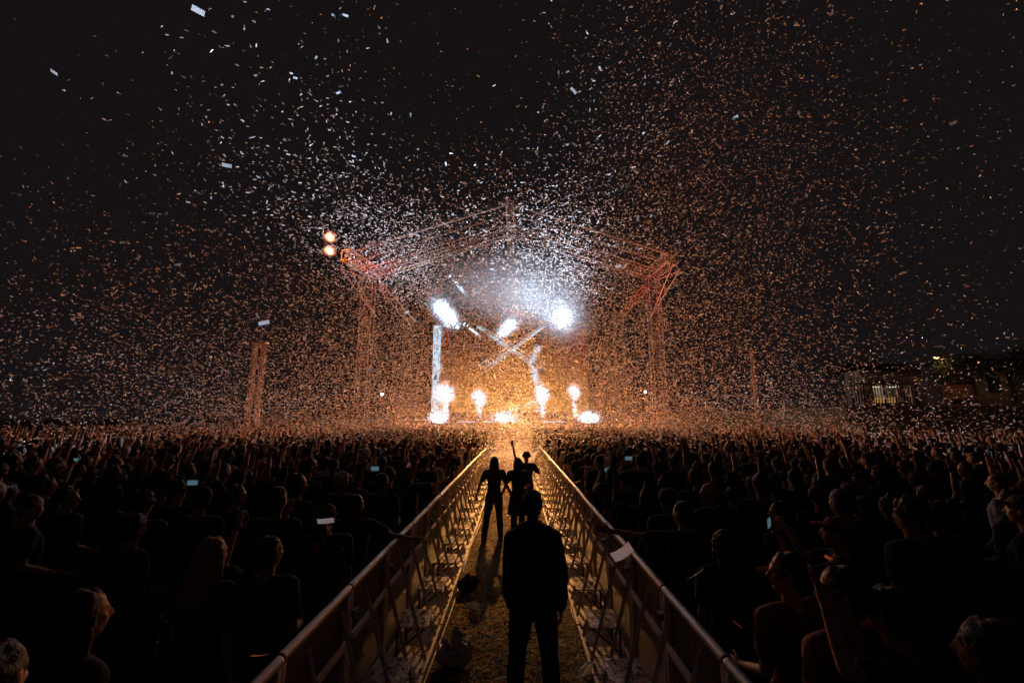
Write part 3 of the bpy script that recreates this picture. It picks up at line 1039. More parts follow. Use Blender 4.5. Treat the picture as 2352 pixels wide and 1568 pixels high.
# raised centre block with a gold front
t = empty('stage_riser', (0, YS + 3, DECK))
r_ = MB().box((0.1, 0, .3), (5.2, 1.6, .6)); r_.build('platform', M_DARKMET, t, bevel=.02)
MB().box((0.1, -.82, .56), (5.2, .04, .06)).build('edge_trim', M_TRUSS, t)
tag(t, 'low black riser in the middle of the stage deck', 'riser')

# ------------------------------------------------------------------ delay masts


def mast(name, px, py_top, Y, w, label, n=22, two=True):
    top = at(px, py_top, Y)
    t = empty(name, (top.x, Y, 0))
    m_ = MB()
    for k in ((-1, 1) if two else (0,)):
        lattice(m_, (k * w * .9, 0, 0.02), (k * w * .9, 0, top.z), w * .7, (1, 0, 0), n, .013, .007)
    m_.build('lattice', M_TRUSS, t)
    MB().box((0, 0, .08), (w * 4, 1.4, .14)).build('base_plate', M_DARKMET, t)
    if two: MB().box((0, 0, top.z + .05), (w * 3.2, .3, .08)).build('head_block', M_TRUSS, t)
    return tag(t, label, 'truss mast')


mast('truss_mast', 597, 790, 24, .28, 'twin ladder truss mast rising from the crowd left of the stage')
mast('truss_mast', 1725, 800, 26, .22, 'slim single truss mast rising from the crowd right of the stage', two=False)

# ------------------------------------------------------------------ buildings on the bank, far right
M_WALL = pmat('pale_render_wall', (0.22, 0.18, 0.14), .85, 0, .2, 3, .2)
M_WOOD = pmat('brown_board', (0.20, 0.09, 0.06), .7, 0, .25, 10, .2, stretch=(1, 1, 4))
M_FENCE = pmat('fence_steel', (0.02, 0.02, 0.02), .6, .3)
M_WINLIT = emat('strip_lamp', (1.0, .93, .82), 1.0)
M_WARM = emat('warm_interior_glow', (1.0, .55, .16), .28)  # emission that stands in for the warm light inside the hatch
YB1 = 38.0


def Pz(px, py, Y):
    return at(px, py, Y)


a, b = Pz(1985, 930, YB1), Pz(2115, 850, YB1)
W_, H_ = b.x - a.x, b.z - BZ
t = empty('clubhouse', ((a.x + b.x) / 2, YB1, BZ))
wl = MB()
op0, op1, oz0, oz1 = -W_ * .32, W_ * .30, .55, H_ * .62
# wall pieces round the open serving hatch
wl.box(((-W_ / 2 + op0) / 2, .12, H_ / 2), (op0 + W_ / 2, .24, H_)).box(((W_ / 2 + op1) / 2, .12, H_ / 2), (W_ / 2 - op1, .24, H_))
wl.box(((op0 + op1) / 2, .12, oz0 / 2), (op1 - op0, .236, oz0)).box(((op0 + op1) / 2, .12, (oz1 + H_) / 2), (op1 - op0, .236, H_ - oz1))
wl.box((0, 1.7, H_ / 2), (W_, .24, H_)).box((-W_ / 2 + .12, .91, H_ / 2), (.238, 1.34, H_)).box((W_ / 2 - .12, .91, H_ / 2), (.238, 1.34, H_))
wl.build('wall', M_WALL, t)
rf = MB().add([(-W_ / 2 - .2, -.5, H_ - .1), (W_ / 2 + .2, -.5, H_ - .1), (W_ / 2 + .2, .85, H_ + .7), (-W_ / 2 - .2, .85, H_ + .7), (W_ / 2 + .2, 2.2, H_ - .1), (-W_ / 2 - .2, 2.2, H_ - .1)],
              [(0, 1, 2, 3), (3, 2, 4, 5)])
rf.build('roof', M_ROOF, t)
MB().box(((op0 + op1) / 2, .02, oz0 - .03), (op1 - op0 + .2, .5, .06)).build('counter', M_WOOD, t)
for k in (-.22, 0.10):
    MB().box((W_ * k, .6, oz1 - .12), (1.0, .08, .07)).build('strip_light', M_WINLIT, t)
MB().box((0, 1.5, oz0 + .35), (W_ * .5, .05, .5)).build('interior_glow_panel', M_WARM, t)  # added glowing panel, plays the lit bar interior
MB().box((W_ * .12, .3, (oz0 + oz1) / 2), (.12, .12, oz1 - oz0)).build('post', M_WALL, t)
lamp('interior_light', 'POINT', (t.location.x, YB1 + .9, BZ + oz1 - .3), (1, .85, .6), 22, .3)
tag(t, 'low pale clubhouse with lit serving hatch behind the palisade fence', 'building')

# lamp on a pole
c = Pz(2166, 822, 37)
t = empty('street_lamp', (c.x, 37, BZ))
k = c.z - BZ
MB().tube([(0, .1, 0), (0, .1, k), (-.35, .05, k + .15)], [.06, .045, .03], 8).build('pole', M_DARKMET, t)
MB().tube([(-.2, 0, k + .12), (-.75, -.05, k + .08)], [.05, .14], 8).build('lamp_head', M_DARKMET, t)
MB().ball((-.6, -.05, k + .02), 1, (.22, .12, .08), 12, 8).build('bulb', emat('lamp_bulb', (1.0, .62, .2), 6), t)
MB().box((.15, -.1, k - .12), (.8, .3, .06)).build('bracket', M_WALL, t)
lamp('lamp_light', 'POINT', (c.x - .5, 36.7, c.z - .3), (1, .62, .25), 22, .15)
tag(t, 'lit amber street lamp above the clubhouse roof', 'street lamp')

# palisade fence
a, b = Pz(1962, 926, 34), Pz(2112, 926, 34)
t = empty('palisade_fence', (a.x, 34, BZ))
L = b.x - a.x
fh = Pz(2050, 872, 34).z - BZ
pal = MB()
n = int(L / .22)
for i in range(n + 1):
    x = i * L / n
    pal.box((x, 0, fh / 2), (.05, .03, fh - .1))
    pal.add([(x - .025, -.015, fh - .05), (x + .025, -.015, fh - .05), (x + .025, .015, fh - .05), (x - .025, .015, fh - .05), (x, 0, fh + .08)],
            [(0, 1, 4), (1, 2, 4), (2, 3, 4), (3, 0, 4)])
pal.build('palisade_panel', M_FENCE, t)
rr = MB()
for z in (.25, fh - .3): rr.box((L / 2, .035, z), (L, .04, .06))
rr.build('rail', M_FENCE, t)
for x in (0, L * .5, L): MB().box((x, .07, fh / 2 + .05), (.09, .09, fh + .1)).build('post', M_FENCE, t)
tag(t, 'black palisade fence in front of the lit clubhouse', 'fence')

# notice board
a, b = Pz(2174, 945, 33), Pz(2232, 884, 33)
t = empty('notice_board', ((a.x + b.x) / 2, 33, BZ))
w, h, z0 = b.x - a.x, b.z - a.z, a.z - BZ
MB().box((0, 0, z0 + h / 2), (w, .08, h)).build('board', M_WOOD, t, bevel=.01)
for s in (-1, 1): MB().box((s * w * .42, .08, (z0 + h) / 2), (.09, .07, z0 + h)).build('post', M_WOOD, t)
for j, (zz, ww) in enumerate(((.82, .7), (.66, .5), (.55, .55), (.2, .6))):
    MB().box((0, -.048, z0 + h * zz), (w * ww, .012, h * .05)).build('slat_strip', pmat('faded_strip', (.35, .22, .15), .8), t)
MB().box((0, -.05, z0 + h * .38), (w * .6, .014, h * .14)).build('dark_panel', M_BLACK, t)
tag(t, 'rust brown notice board on two posts right of the fence', 'notice board')
lamp('lamp_light', 'POINT', ((a.x + b.x) / 2, 30.5, a.z + 2.6), (1, .6, .35), 28, .2)

# second building behind trees
a, b = Pz(2252, 940, 40), Pz(2420, 828, 40)
W_, H_ = b.x - a.x, b.z - BZ
t = empty('brick_house', ((a.x + b.x) / 2, 40, BZ))
MB().box((0, 2.5, H_ / 2), (W_, 5, H_)).build('wall', M_WALL, t)
MB().add([(-W_ / 2 - .4, -.5, H_ - .05), (W_ / 2 + .4, -.5, H_ - .05), (W_ / 2 + .4, 2.5, H_ + .5), (-W_ / 2 - .4, 2.5, H_ + .5), (W_ / 2 + .4, 5.5, H_ - .05), (-W_ / 2 - .4, 5.5, H_ - .05)],
         [(0, 1, 2, 3), (3, 2, 4, 5)]).build('roof', M_ROOF, t)
for k in (-.28, .22):
    f = MB()
    x, z = W_ * k, H_ * .5
    f.box((x - .55, -.02, z), (.08, .06, 1.3)).box((x + .55, -.02, z), (.08, .06, 1.3)).box((x, -.02, z + .61), (1.02, .058, .08)).box((x, -.02, z - .61), (1.02, .058, .08))
    fo = f.build('window', M_DARKMET, t)
    MB().box((x, -.008, z), (1.0, .02, 1.12)).build('pane', pmat('dark_glass', (.02, .02, .025), .1), fo)
tag(t, 'pale walled house half hidden by trees at the right edge', 'building')
lamp('lamp_light', 'POINT', (a.x + 1.5, 37.6, BZ + 3.4), (1, .7, .45), 22, .2)

M_LEAF = pmat('tree_leaves', (.05, .06, .02), .7, 0, .4, 4, .1)
M_BARK = pmat('tree_bark', (.06, .045, .03), .9, 0, .3, 20, .5)


def tree(x, y, h, r, label):
    t = empty('tree', (x, y, BZ))
    tr = MB().tube([(0, 0, 0), (.1, 0, h * .3), (-.05, .1, h * .62)], [.2, .15, .07], 8)
    crown = MB()
    tips = []
    for i in range(9):
        a = i * 2.4
        s = Vector((0, 0, h * random.uniform(.3, .6)))
        e = Vector((math.cos(a) * r * .7, math.sin(a) * r * .7, h * random.uniform(.55, .95)))
        tr.tube([s, s.lerp(e, .5) + Vector((0, 0, .2)), e], [.06, .04, .015], 5)
        tips.append(e)
    for e in tips:
        for _ in range(420):
            p = e + Vector((random.gauss(0, r * .24), random.gauss(0, r * .24), random.gauss(0, r * .18)))
            u = Vector([random.gauss(0, 1) for _ in range(3)]).normalized() * .09
            v = u.orthogonal().normalized() * .05
            crown.add([p - u, p + v, p + u, p - v], [(0, 1, 2, 3)])
    tr.build('trunk', M_BARK, t)
    crown.build('crown', M_LEAF, t)
    return tag(t, label, 'tree', 'trees on the bank')


x0 = Pz(2205, 900, 37).x
tree(x0, 36.6, 4.6, 1.7, 'dark leafy tree between the notice board and the pale house')
tree(Pz(2300, 900, 37).x, 36.2, 5.0, 1.9, 'dark leafy tree in front of the pale house at the right edge')
tree(Pz(1960, 900, 41).x, 41, 5.4, 2.1, 'dark leafy tree behind the left end of the palisade fence')

# ------------------------------------------------------------------ people in the aisle
mp = dict(r=((.20, -.03, -1), (.04, .16, -1), 'relax'), l=((.08, .02, -1), (-.04, .30, -1), 'relax'),
          legs=(dict(spread=.06, fwd=.0), dict(spread=.07, fwd=.03)), yaw=-.12)
SHO_Z[0] = 1.385
me_ = person_meshes('main', False, 'long', .007, 'main', hem=.84, puff=.022, broad=.90, pose_dict=mp, ratio=.8)
SHO_Z[0] = 1.43
man = put_person((.15, 3.87, 0), rad(2), me_, mp['yaw'], 'short', M_SKIN[1], M_HAIR[0], M_JACKET, M_TROUS[0], 1.02,
                 'person seen from behind in a loose black jacket, standing nearest in the aisle', jacket=True)
col_ = MB().tube([(0, -.02, 1.475), (0, -.012, 1.53)], [.092, .075], 16)
c_ = col_.build('collar', M_JACKET, man, smooth=True)


def shoes(t, p):
    for s, i in ((1, 0), (-1, 1)):
        H, K, A = leg_points(s, **p.get('legs', ({}, {}))[i])
        m_ = MB().loft([((A.x, A.y + .05, .004), .052, .145), ((A.x, A.y + .05, .05), .056, .145), ((A.x, A.y + .02, .085), .05, .10), ((A.x, A.y - .015, .14), .048, .06)], 14)
        m_.build('shoe', M_SHOE, t, smooth=True)


shoes(man, mp)
wp = dict(r=((.36, .0, -1), (.42, .15, -1), 'relax'), l=((.50, -.1, -1), (.35, .25, -1), 'fist'),
          legs=(dict(spread=.03, fwd=.16), dict(spread=.10, fwd=-.18)), yaw=.1)
me_ = person_meshes('wl', True, 'short', .007, 'wl', hem=.93, puff=.008, pose_dict=wp, ratio=.8)
w1 = put_person((-.43, 9.1, 0), rad(-3), me_, .1, 'long', M_SKIN[0], M_HAIR[1], M_CLOTH[1], M_TROUS[1], .925,
                'long haired person in T-shirt and jeans walking to the stage, left of the pair')
shoes(w1, wp)
wp2 = dict(r=((.15, .1, -1), (-.2, .9, -.3), 'relax'), l=((.38, .0, -1), (.40, .1, -1), 'relax'),
           legs=(dict(spread=-.02, fwd=.08), dict(spread=.0, fwd=-.08)), yaw=-.1)
me_ = person_meshes('wr', True, 'short', .007, 'wr', hem=.84, puff=.008, pose_dict=wp2, ratio=.8)
w2 = put_person((.06, 9.15, 0), rad(2), me_, -.1, 'long', M_SKIN[0], M_HAIR[0], M_CLOTH[0], M_TROUS[0], .91,
                'long haired person in a dark dress holding hands, right of the pair in the aisle')
shoes(w2, wp2)
sk = MB().loft([((0, 0, .99), .165, .125), ((0, 0, .90), .200, .150), ((0, 0, .72), .225, .175), ((0, 0, .55), .235, .19)], 24)
mesh_obj('skirt', remeshed(sk, 'skirt', .014, 2, .03, .12), M_CLOTH[0], w2)
wp3 = dict(r=((.4, .3, -.6), (-.1, .9, .4), 'relax'), l=((.42, .1, .85), (.22, .1, 1), 'open'), yaw=.2)
me_ = person_meshes('w3', True, 'short', .007, 'w3', hem=.9, puff=.02, pose_dict=wp3, ratio=.8)
w3 = put_person((.27, 10.6, 0), rad(-5), me_, .2, 'curly', M_SKIN[0], M_HAIR[1], M_CLOTH[1], M_TROUS[0], .91,
                'person with curly hair and one hand raised high, beyond the pair in the aisle')
shoes(w3, wp3)

# ------------------------------------------------------------------ the crowd
VAR = []
for pose in POSES:
    for female, sl in ((False, 'short'), (True, 'short'), (False, 'long')):
        if sl == 'long' and pose in ('reach', 'both_up', 'fist_up', 'look_right'): continue
        VAR.append((pose, female, sl))
HN = {'short': 'short hair', 'long': 'long hair', 'ponytail': 'a ponytail', 'cap': 'a cap', 'curly': 'curly hair', 'bun': 'a bun'}
PN = {'down': '', 'look_left': ' looking left', 'look_right': ' looking right', 'arm_up': ' arm raised', 'arm_bent_up': ' hand raised',
      'both_up': ' arms raised', 'phone': ' filming', 'fist_up': ' fist raised', 'reach': ' reaching out', 'reach_r': ' reaching out', 'reach_rail': ' gripping the rail'}
placed = []


def head_solve(px, py, h):
    lo, hi = .8, 60
    for _ in range(50):
        m_ = (lo + hi) / 2
        if at(px, py, m_).z < h: hi_side = True
        else: hi_side = False
        # the sight line through a point below the horizon falls with distance
        if hi_side: hi = m_
        else: lo = m_
    p = at(px, py, lo)
    return p.x, lo


M_PHONE = emat('phone_screen', (.30, .62, .75), .18)


def phone(p_obj, scale, label, lit=M_PHONE):
    R = Matrix.Rotation(p_obj.rotation_euler[2], 3, 'Z')
    loc = Vector(p_obj.location) + R @ (Vector((0, .47, 1.66)) * scale)
    t = empty('phone', loc, p_obj.rotation_euler[2])
    MB().box((0, 0, 0), (.150, .009, .075)).build('case', M_DARKMET, t, bevel=.003)
    MB().box((0, -.0062, 0), (.138, .002, .067)).build('screen', lit, t)
    return tag(t, label, 'phone')


def person_at(px, py, h, pose, female, sl, hair, hc, cc, label, skin=0, rz=0.0, ph=None, tilt=0):
    x, y = head_solve(px, py, h)
    x = max(x, RAIL_R + .44) if x > 0 else min(x, RAIL_L - .44)
    me = person_meshes(pose, female, sl)
    sc = h / 1.775
    o = put_person((x, y, 0), rz, me, POSES[pose].get('yaw', 0), hair, M_SKIN[skin], M_HAIR[hc] if hair != 'cap' else M_CLOTH[hc], M_CLOTH[cc], M_TROUS[random.randint(0, 2)], sc, label, 'people in the crowd', tilt=tilt)
    placed.append((x, y))
    if ph: phone(o, sc, ph)
    return o


hand = [
    (490, 1232, 1.66, 'down', True, 'short', 'long', 3, 0, 'person with long straight honey blond hair, low in the left crowd', 0, -.3),
    (196, 1352, 1.66, 'down', True, 'short', 'long', 1, 0, 'person with long brown hair rim lit red, nearest at lower left', 0, -.5),
    (235, 1475, 1.70, 'down', False, 'long', 'short', 0, 4, 'person in dark red top in the bottom left corner', 1, .2),
    (820, 1157, 1.66, 'down', False, 'short', 'cap', 4, 0, 'person in a dark red cap beside the left barrier', 0, .2),
    (930, 1062, 1.68, 'down', True, 'short', 'curly', 3, 0, 'person with frizzy blond hair near the left barrier', 0, .3),
    (770, 1185, 1.58, 'arm_bent_up', True, 'short', 'short', 0, 0, 'person stretching an open hand up behind the near left rail', 0, 0),
    (905, 1135, 1.62, 'reach_rail', True, 'short', 'long', 2, 1, 'person with long brown hair leaning to the left rail', 0, 0),
    (660, 1230, 1.62, 'arm_bent_up', True, 'short', 'ponytail', 1, 0, 'person with ponytail and one hand up in the near left crowd', 0, -.1),
    (310, 1178, 1.66, 'look_left', False, 'long', 'short', 0, 0, 'person in profile facing left, middle of the left crowd', 0, -.5),
    (110, 1095, 1.70, 'look_right', True, 'short', 'bun', 2, 2, 'person with hair in a bun near the left edge', 0, -.2),
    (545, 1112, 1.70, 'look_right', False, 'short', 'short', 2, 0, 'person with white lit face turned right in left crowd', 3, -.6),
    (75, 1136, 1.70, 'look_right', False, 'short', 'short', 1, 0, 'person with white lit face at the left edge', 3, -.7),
    (398, 1100, 1.62, 'phone', True, 'short', 'long', 0, 0, 'person filming with a phone in the left crowd', 0, .1, 'lit phone held up in the left crowd, showing blue picture'),
    (600, 1055, 1.70, 'fist_up', False, 'short', 'cap', 4, 0, 'person in dark red cap with fist raised, left crowd', 0, .2),
    (1000, 1072, 1.66, 'reach_r', True, 'short', 'long', 0, 0, 'person leaning over the left barrier with arm stretched into the aisle', 0, .3),
    (1640, 1268, 1.66, 'look_left', True, 'short', 'short', 0, 4, 'person in a red knitted top at the right barrier looking left', 0, .3),
    (1920, 1185, 1.70, 'phone', False, 'short', 'cap', 4, 0, 'person in a dusty pink cap filming, right crowd', 0, .9, 'dim phone held up by the pink capped person on the right'),
    (1470, 1150, 1.66, 'reach', True, 'short', 'short', 0, 0, 'person reaching one bare arm over the right rail', 0, .2),
    (1545, 1215, 1.60, 'down', True, 'short', 'long', 0, 0, 'person with long black hair close to the right barrier', 0, .1),
    (1790, 1150, 1.64, 'look_left', False, 'short', 'short', 1, 1, 'person with auburn lit short hair in the right crowd', 0, .5),
    (1628, 1108, 1.70, 'look_left', False, 'short', None, 0, 0, 'bald person in profile facing left, right crowd', 0, .5),
    (2100, 1050, 1.74, 'down', False, 'short', 'short', 3, 0, 'person with cropped fair hair in the right crowd', 0, .5),
    (2215, 1060, 1.74, 'look_left', False, 'long', 'short', 2, 2, 'tall person in profile near the right edge', 0, .6),
    (1975, 1080, 1.70, 'look_left', False, 'long', 'cap', 0, 2, 'person in a cap and grey jacket facing left, right crowd', 0, .6),
    (1850, 1300, 1.72, 'look_left', False, 'long', 'short', 0, 4, 'broad person in dark wine coloured top, lower right crowd', 1, .3),
    (2040, 1345, 1.66, 'arm_bent_up', True, 'short', 'short', 0, 0, 'person in a sleeveless look with bare arm lit orange, lower right', 0, .7),
    (2270, 1420, 1.70, 'down', True, 'short', 'long', 0, 4, 'person with long hair and dark red top in the bottom right corner', 1, .5),
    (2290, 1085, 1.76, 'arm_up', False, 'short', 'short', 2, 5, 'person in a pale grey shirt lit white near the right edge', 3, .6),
    (1360, 1070, 1.66, 'phone', True, 'short', 'long', 0, 0, 'person filming beside the right barrier near the aisle', 0, -.1, 'lit phone glowing blue beside the right barrier'),
    (1880, 1085, 1.66, 'phone', False, 'short', 'short', 0, 0, 'person filming in the middle of the right crowd', 0, .2, 'bright phone in the middle of the right crowd'),
    (1740, 1015, 1.72, 'both_up', False, 'short', 'short', 1, 0, 'person with both arms up, middle of the right crowd', 0, .1),
    (650, 1015, 1.72, 'both_up', False, 'short', 'short', 1, 0, 'person with both arms up, middle of the left crowd', 0, .1),
]
for h_ in hand:
    person_at(*h_[:12], ph=h_[12] if len(h_) > 12 else None)

cands = []
for side, X0_ in ((-1, RAIL_L), (1, RAIL_R)):
    row = 0
    Y = 1.35
    while Y < 32.2:
        xmax = min(30, 1.32 * Y + 2.2)
        x = abs(X0_) + .42
        n = 0
        while x < xmax:
            n += 1
            jx, jy = random.uniform(-.13, .13), random.uniform(-.2, .2)
            xx = side * (x + jx)
            yy = Y + jy
            x += .60 + random.uniform(0, .14)
            if xx > 19.0 and yy > 20: continue
            if yy > 21.2 + .12 * abs(xx) and abs(xx) < 12: continue   # open pit before the stage
            if n == 1: xx = side * (abs(X0_) + .48 + abs(jx) * .5)
            if random.random() < (.04 if yy < 16 else .12): continue
            if any((xx - a) ** 2 + (yy - b) ** 2 < .23 for a, b in placed): continue
            cands.append((yy, xx, side, row, n))
        Y += .72
        row += 1
# nearest first; only those the photograph can see
NEAR_MAX = 300 - len(hand) - 4
vis = [c for c in cands if abs(c[1]) < 1.24 * c[0] + .5 and c[0] > 3.1]
vis.sort()
# keep the lowest corners clear of bodies that would hide what the photo shows
indiv = vis[:NEAR_MAX]
far = vis[NEAR_MAX:]
poses_w = ['down'] * 6 + ['look_left'] * 2 + ['look_right'] * 2 + ['arm_up'] * 3 + ['arm_bent_up'] * 2 + ['both_up'] * 2 + ['phone'] * 3 + ['fist_up'] * 2
for (yy, xx, side, row, n) in indiv:
    pose = random.choice(poses_w)
    if yy < 5 and pose in ('both_up', 'arm_up', 'fist_up'): pose = 'down'
    female = random.random() < .5
    sl = 'long' if (not female and random.random() < .4) else 'short'
    if (pose, female, sl) not in VAR: sl = 'short'
    hair = random.choice(['long', 'long', 'ponytail', 'bun', 'curly', 'short'] if female else ['short', 'short', 'short', 'cap', 'curly'])
    hc = random.choice([0, 0, 0, 1, 1, 2]); cc = random.choice([0, 0, 0, 1, 1, 2, 3, 4, 5, 6, 7])
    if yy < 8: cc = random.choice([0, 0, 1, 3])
    h = random.uniform(1.56, 1.70) if female else random.uniform(1.66, 1.84)
    if yy < 3.2: h = min(h, 1.68)
    rz = random.gauss(0, .25) + (-xx / 40) * -1
    lab = 'person in %s with %s%s, %s from %s barrier, %s row' % (CLOTH_NAME[cc], HN[hair], PN[pose], ORD[n - 1], 'left' if side < 0 else 'right', ORD[row])
    o = put_person((xx, yy, 0), rz, person_meshes(pose, female, sl), POSES[pose].get('yaw', 0), hair,
                   M_SKIN[random.choice([0, 0, 1, 2, 3] if yy > 8 else [1, 1, 2])], M_HAIR[hc] if hair != 'cap' else M_CLOTH[random.choice([0, 0, 1, 5])], M_CLOTH[cc],  # near rows take darker skin, the gloom there put into the colour
                   M_TROUS[random.randint(0, 2)], h / 1.775, lab, 'people in the crowd')
    if pose == 'phone' and 5 < yy and random.random() < .5:
        phone(o, h / 1.775, 'phone held up, %s from %s barrier, %s row' % (ORD[n - 1], 'left' if side < 0 else 'right', ORD[row]),
              random.choice([M_PHONE, M_DARKMET, M_DARKMET]))


def light_mesh(me, ratio):
    o = bpy.data.objects.new('tmp', me); COL.objects.link(o)
    m = o.modifiers.new('c', 'DECIMATE'); m.ratio = ratio
    dg = bpy.context.evaluated_depsgraph_get(); dg.update()
    ev = o.evaluated_get(dg).to_mesh()
    ev.calc_loop_triangles()
    v = np.empty(len(ev.vertices) * 3, np.float32); ev.vertices.foreach_get('co', v)
    f = np.empty(len(ev.loop_triangles) * 3, np.int32); ev.loop_triangles.foreach_get('vertices', f)
    bpy.data.objects.remove(o)
    return v.reshape(-1, 3), f.reshape(-1, 3)


FARV = []
CM = [M_SKIN[0], M_SKIN[1], M_HAIR[0], M_HAIR[2], M_CLOTH[0], M_CLOTH[1], M_CLOTH[4], M_CLOTH[5]]
for pose, female, sl, hair in (('down', False, 'short', 'short'), ('down', True, 'short', 'long'), ('arm_up', True, 'short', 'long'), ('both_up', False, 'short', 'short'),
                               ('arm_up', False, 'short', 'cap'), ('fist_up', False, 'short', 'short'), ('phone', True, 'short', 'ponytail'), ('look_left', False, 'short', 'short'),
                               ('look_right', True, 'short', 'bun')):
    body, shirt, tr = person_meshes(pose, female, sl)
    vs, fs, ms = [], [], []
    off = 0
    for me, rt, slot_ in ((body, .12, 0), (shirt, .12, 2), (tr, .06, 3), (HAIR_ME[hair], .12, 1)):
        v, f = light_mesh(me, rt)
        if slot_ == 1:
            y_ = POSES[pose].get('yaw', 0)
            c0, s0 = math.cos(y_), math.sin(y_)
            v = v @ np.array([[c0, s0, 0], [-s0, c0, 0], [0, 0, 1]], np.float32) + np.array([0, .01, HEAD_Z], np.float32)
        vs.append(v); fs.append(f + off); ms.append(np.full(len(f), slot_)); off += len(v)
    FARV.append((np.concatenate(vs), np.concatenate(fs), np.concatenate(ms)))


def np_mesh(name, V, F, mats, midx=None, smooth=False):
    me = bpy.data.meshes.new(name)
    n, k = F.shape
    me.vertices.add(len(V)); me.vertices.foreach_set('co', V.astype(np.float32).ravel())
    me.loops.add(n * k); me.loops.foreach_set('vertex_index', F.astype(np.int32).ravel())
    me.polygons.add(n); me.polygons.foreach_set('loop_start', np.arange(n, dtype=np.int32) * k)
    try: me.polygons.foreach_set('loop_total', np.full(n, k, np.int32))
    except Exception: pass
    if midx is not None: me.polygons.foreach_set('material_index', midx.astype(np.int32))
    if smooth: me.polygons.foreach_set('use_smooth', np.ones(n, bool))
    me.update(calc_edges=True)
    me.validate()
    for m in mats: me.materials.append(m)
    o = bpy.data.objects.new(name, me)
    COL.objects.link(o)
    return o


Vs, Fs, Ms = [], [], []
off = 0
for (yy, xx, side, row, n) in far:
    v, f, m = FARV[RNG.choice(len(FARV), p=[.2, .16, .12, .12, .08, .08, .08, .08, .08])]
    a = RNG.normal(0, .3)
    c0, s0 = math.cos(a), math.sin(a)
    sc = RNG.uniform(.89, 1.03)
    Vs.append((v * sc) @ np.array([[c0, s0, 0], [-s0, c0, 0], [0, 0, 1]]) + np.array([xx, yy, 0]))
    Fs.append(f + off); off += len(v)
    lut = np.array([RNG.choice([0, 0, 1]), RNG.choice([2, 2, 3]), RNG.choice([4, 4, 5, 6, 7]), 5])
    Ms.append(lut[m])
cr_ = np_mesh('crowd', np.concatenate(Vs), np.concatenate(Fs), CM, np.concatenate(Ms), True)
tag(cr_, 'dense far crowd reaching to the stage', 'crowd', kind='stuff')

# ------------------------------------------------------------------ confetti
CL, CW = .026, .0090           # half length and half width of a strip


def rand_rot(n):
    q = RNG.normal(size=(n, 4)); q[:, 0] *= 1.0
    q /= np.linalg.norm(q, axis=1)[:, None]
    w, x, y, z = q.T
    R = np.empty((n, 3, 3))
    R[:, 0, 0] = 1 - 2 * (y * y + z * z); R[:, 0, 1] = 2 * (x * y - z * w); R[:, 0, 2] = 2 * (x * z + y * w)
    R[:, 1, 0] = 2 * (x * y + z * w); R[:, 1, 1] = 1 - 2 * (x * x + z * z); R[:, 1, 2] = 2 * (y * z - x * w)
    R[:, 2, 0] = 2 * (x * z - y * w); R[:, 2, 1] = 2 * (y * z + x * w); R[:, 2, 2] = 1 - 2 * (x * x + y * y)
    return R


def strips(P, flat=0.0, size=1.0):
    """bent paper strips at points P; flat > 0 lays them down"""
    n = len(P)
    R = rand_rot(n)
    # the long edge tends to lie level while a strip tumbles
    ax = R[:, :, 0]; ax[:, 2] *= .45 if not flat else .06
    ax /= np.linalg.norm(ax, axis=1)[:, None]
    b = R[:, :, 1]
    if flat:
        b = np.cross(np.array([0, 0, 1.0]) + RNG.normal(0, .18, (n, 3)), ax)
    b = b - ax * np.sum(ax * b, 1)[:, None]
    b /= np.linalg.norm(b, axis=1)[:, None]
    nn = np.cross(ax, b)
    s = size * RNG.uniform(.85, 1.15, n)[:, None]
    bend = RNG.normal(0, .007, n)[:, None]
    out = np.empty((n, 6, 3))
    k = 0
    for u in (-1, 0, 1):
        for w in (-1, 1):
            out[:, k] = P + ax * u * CL * s + b * w * CW * s + nn * (bend * (1 - abs(u)))
            k += 1
    V = out.reshape(-1, 3)
    base = (np.arange(n) * 6)[:, None]
    F = np.concatenate([base + np.array([[0, 2, 3, 1]]), base + np.array([[2, 4, 5, 3]])])
    return V, F


def project(P):
    d = P - np.array([0, 0, CAM_H])
    rt = np.array([_cy, _sy, 0]); fw = np.array([-_sy * _c, _cy * _c, _s]); up_ = np.array([_sy * _s, -_cy * _s, _c])
    z = d @ fw
    return 1176 + FPX * (d @ rt) / z, 784 - FPX * (d @ up_) / z, z


def U(a, b, n): return RNG.uniform(a, b, n)


def G(m, s, n): return RNG.normal(m, s, n)


parts = []
n = 88000   # main cloud fired over the aisle and the front of the crowd
parts.append(np.stack([G(.3, 6.0, n), 8 + 21 * RNG.random(n) ** .9, np.abs(G(0, 4.2, n)) + 1.4], 1))
n = 52000   # falling low in front of the stage
parts.append(np.stack([G(0.3, 6.0, n), U(11, 32.5, n), RNG.exponential(1.9, n) + .1], 1))
n = 12000    # wide drifting part, more on the right and high
parts.append(np.stack([G(4, 8, n), U(5.5, 15, n), U(1.9, 13, n)], 1))
n = 12000    # left low drift
parts.append(np.stack([G(-8, 4.5, n), U(7, 18, n), np.abs(G(0, 2.8, n)) + 1.9], 1))
n = 30000    # low over the heads
parts.append(np.stack([G(0, 9, n), U(9, 31, n), 1.85 + RNG.exponential(.9, n)], 1))
n = 11000    # high and thin, right of the roof
parts.append(np.stack([G(6, 5.5, n), U(9, 22, n), U(7, 20, n)], 1))
n = 1500     # nearer strips
parts.append(np.stack([G(-1.5, 3.5, n), U(3.0, 8, n), U(2.0, 8, n)], 1))
for (c, sg, n) in ((at(1235, 680, 14), (1.9, 3.2, 1.4), 13000), (at(915, 610, 13), (1.4, 3, 1.3), 6500), (at(700, 420, 9), (1.6, 2.4, 1.6), 700)):
    parts.append(np.stack([G(c.x, sg[0], n), G(c.y, sg[1], n), G(c.z, sg[2], n)], 1))
n = 14000    # curtain falling in the aisle
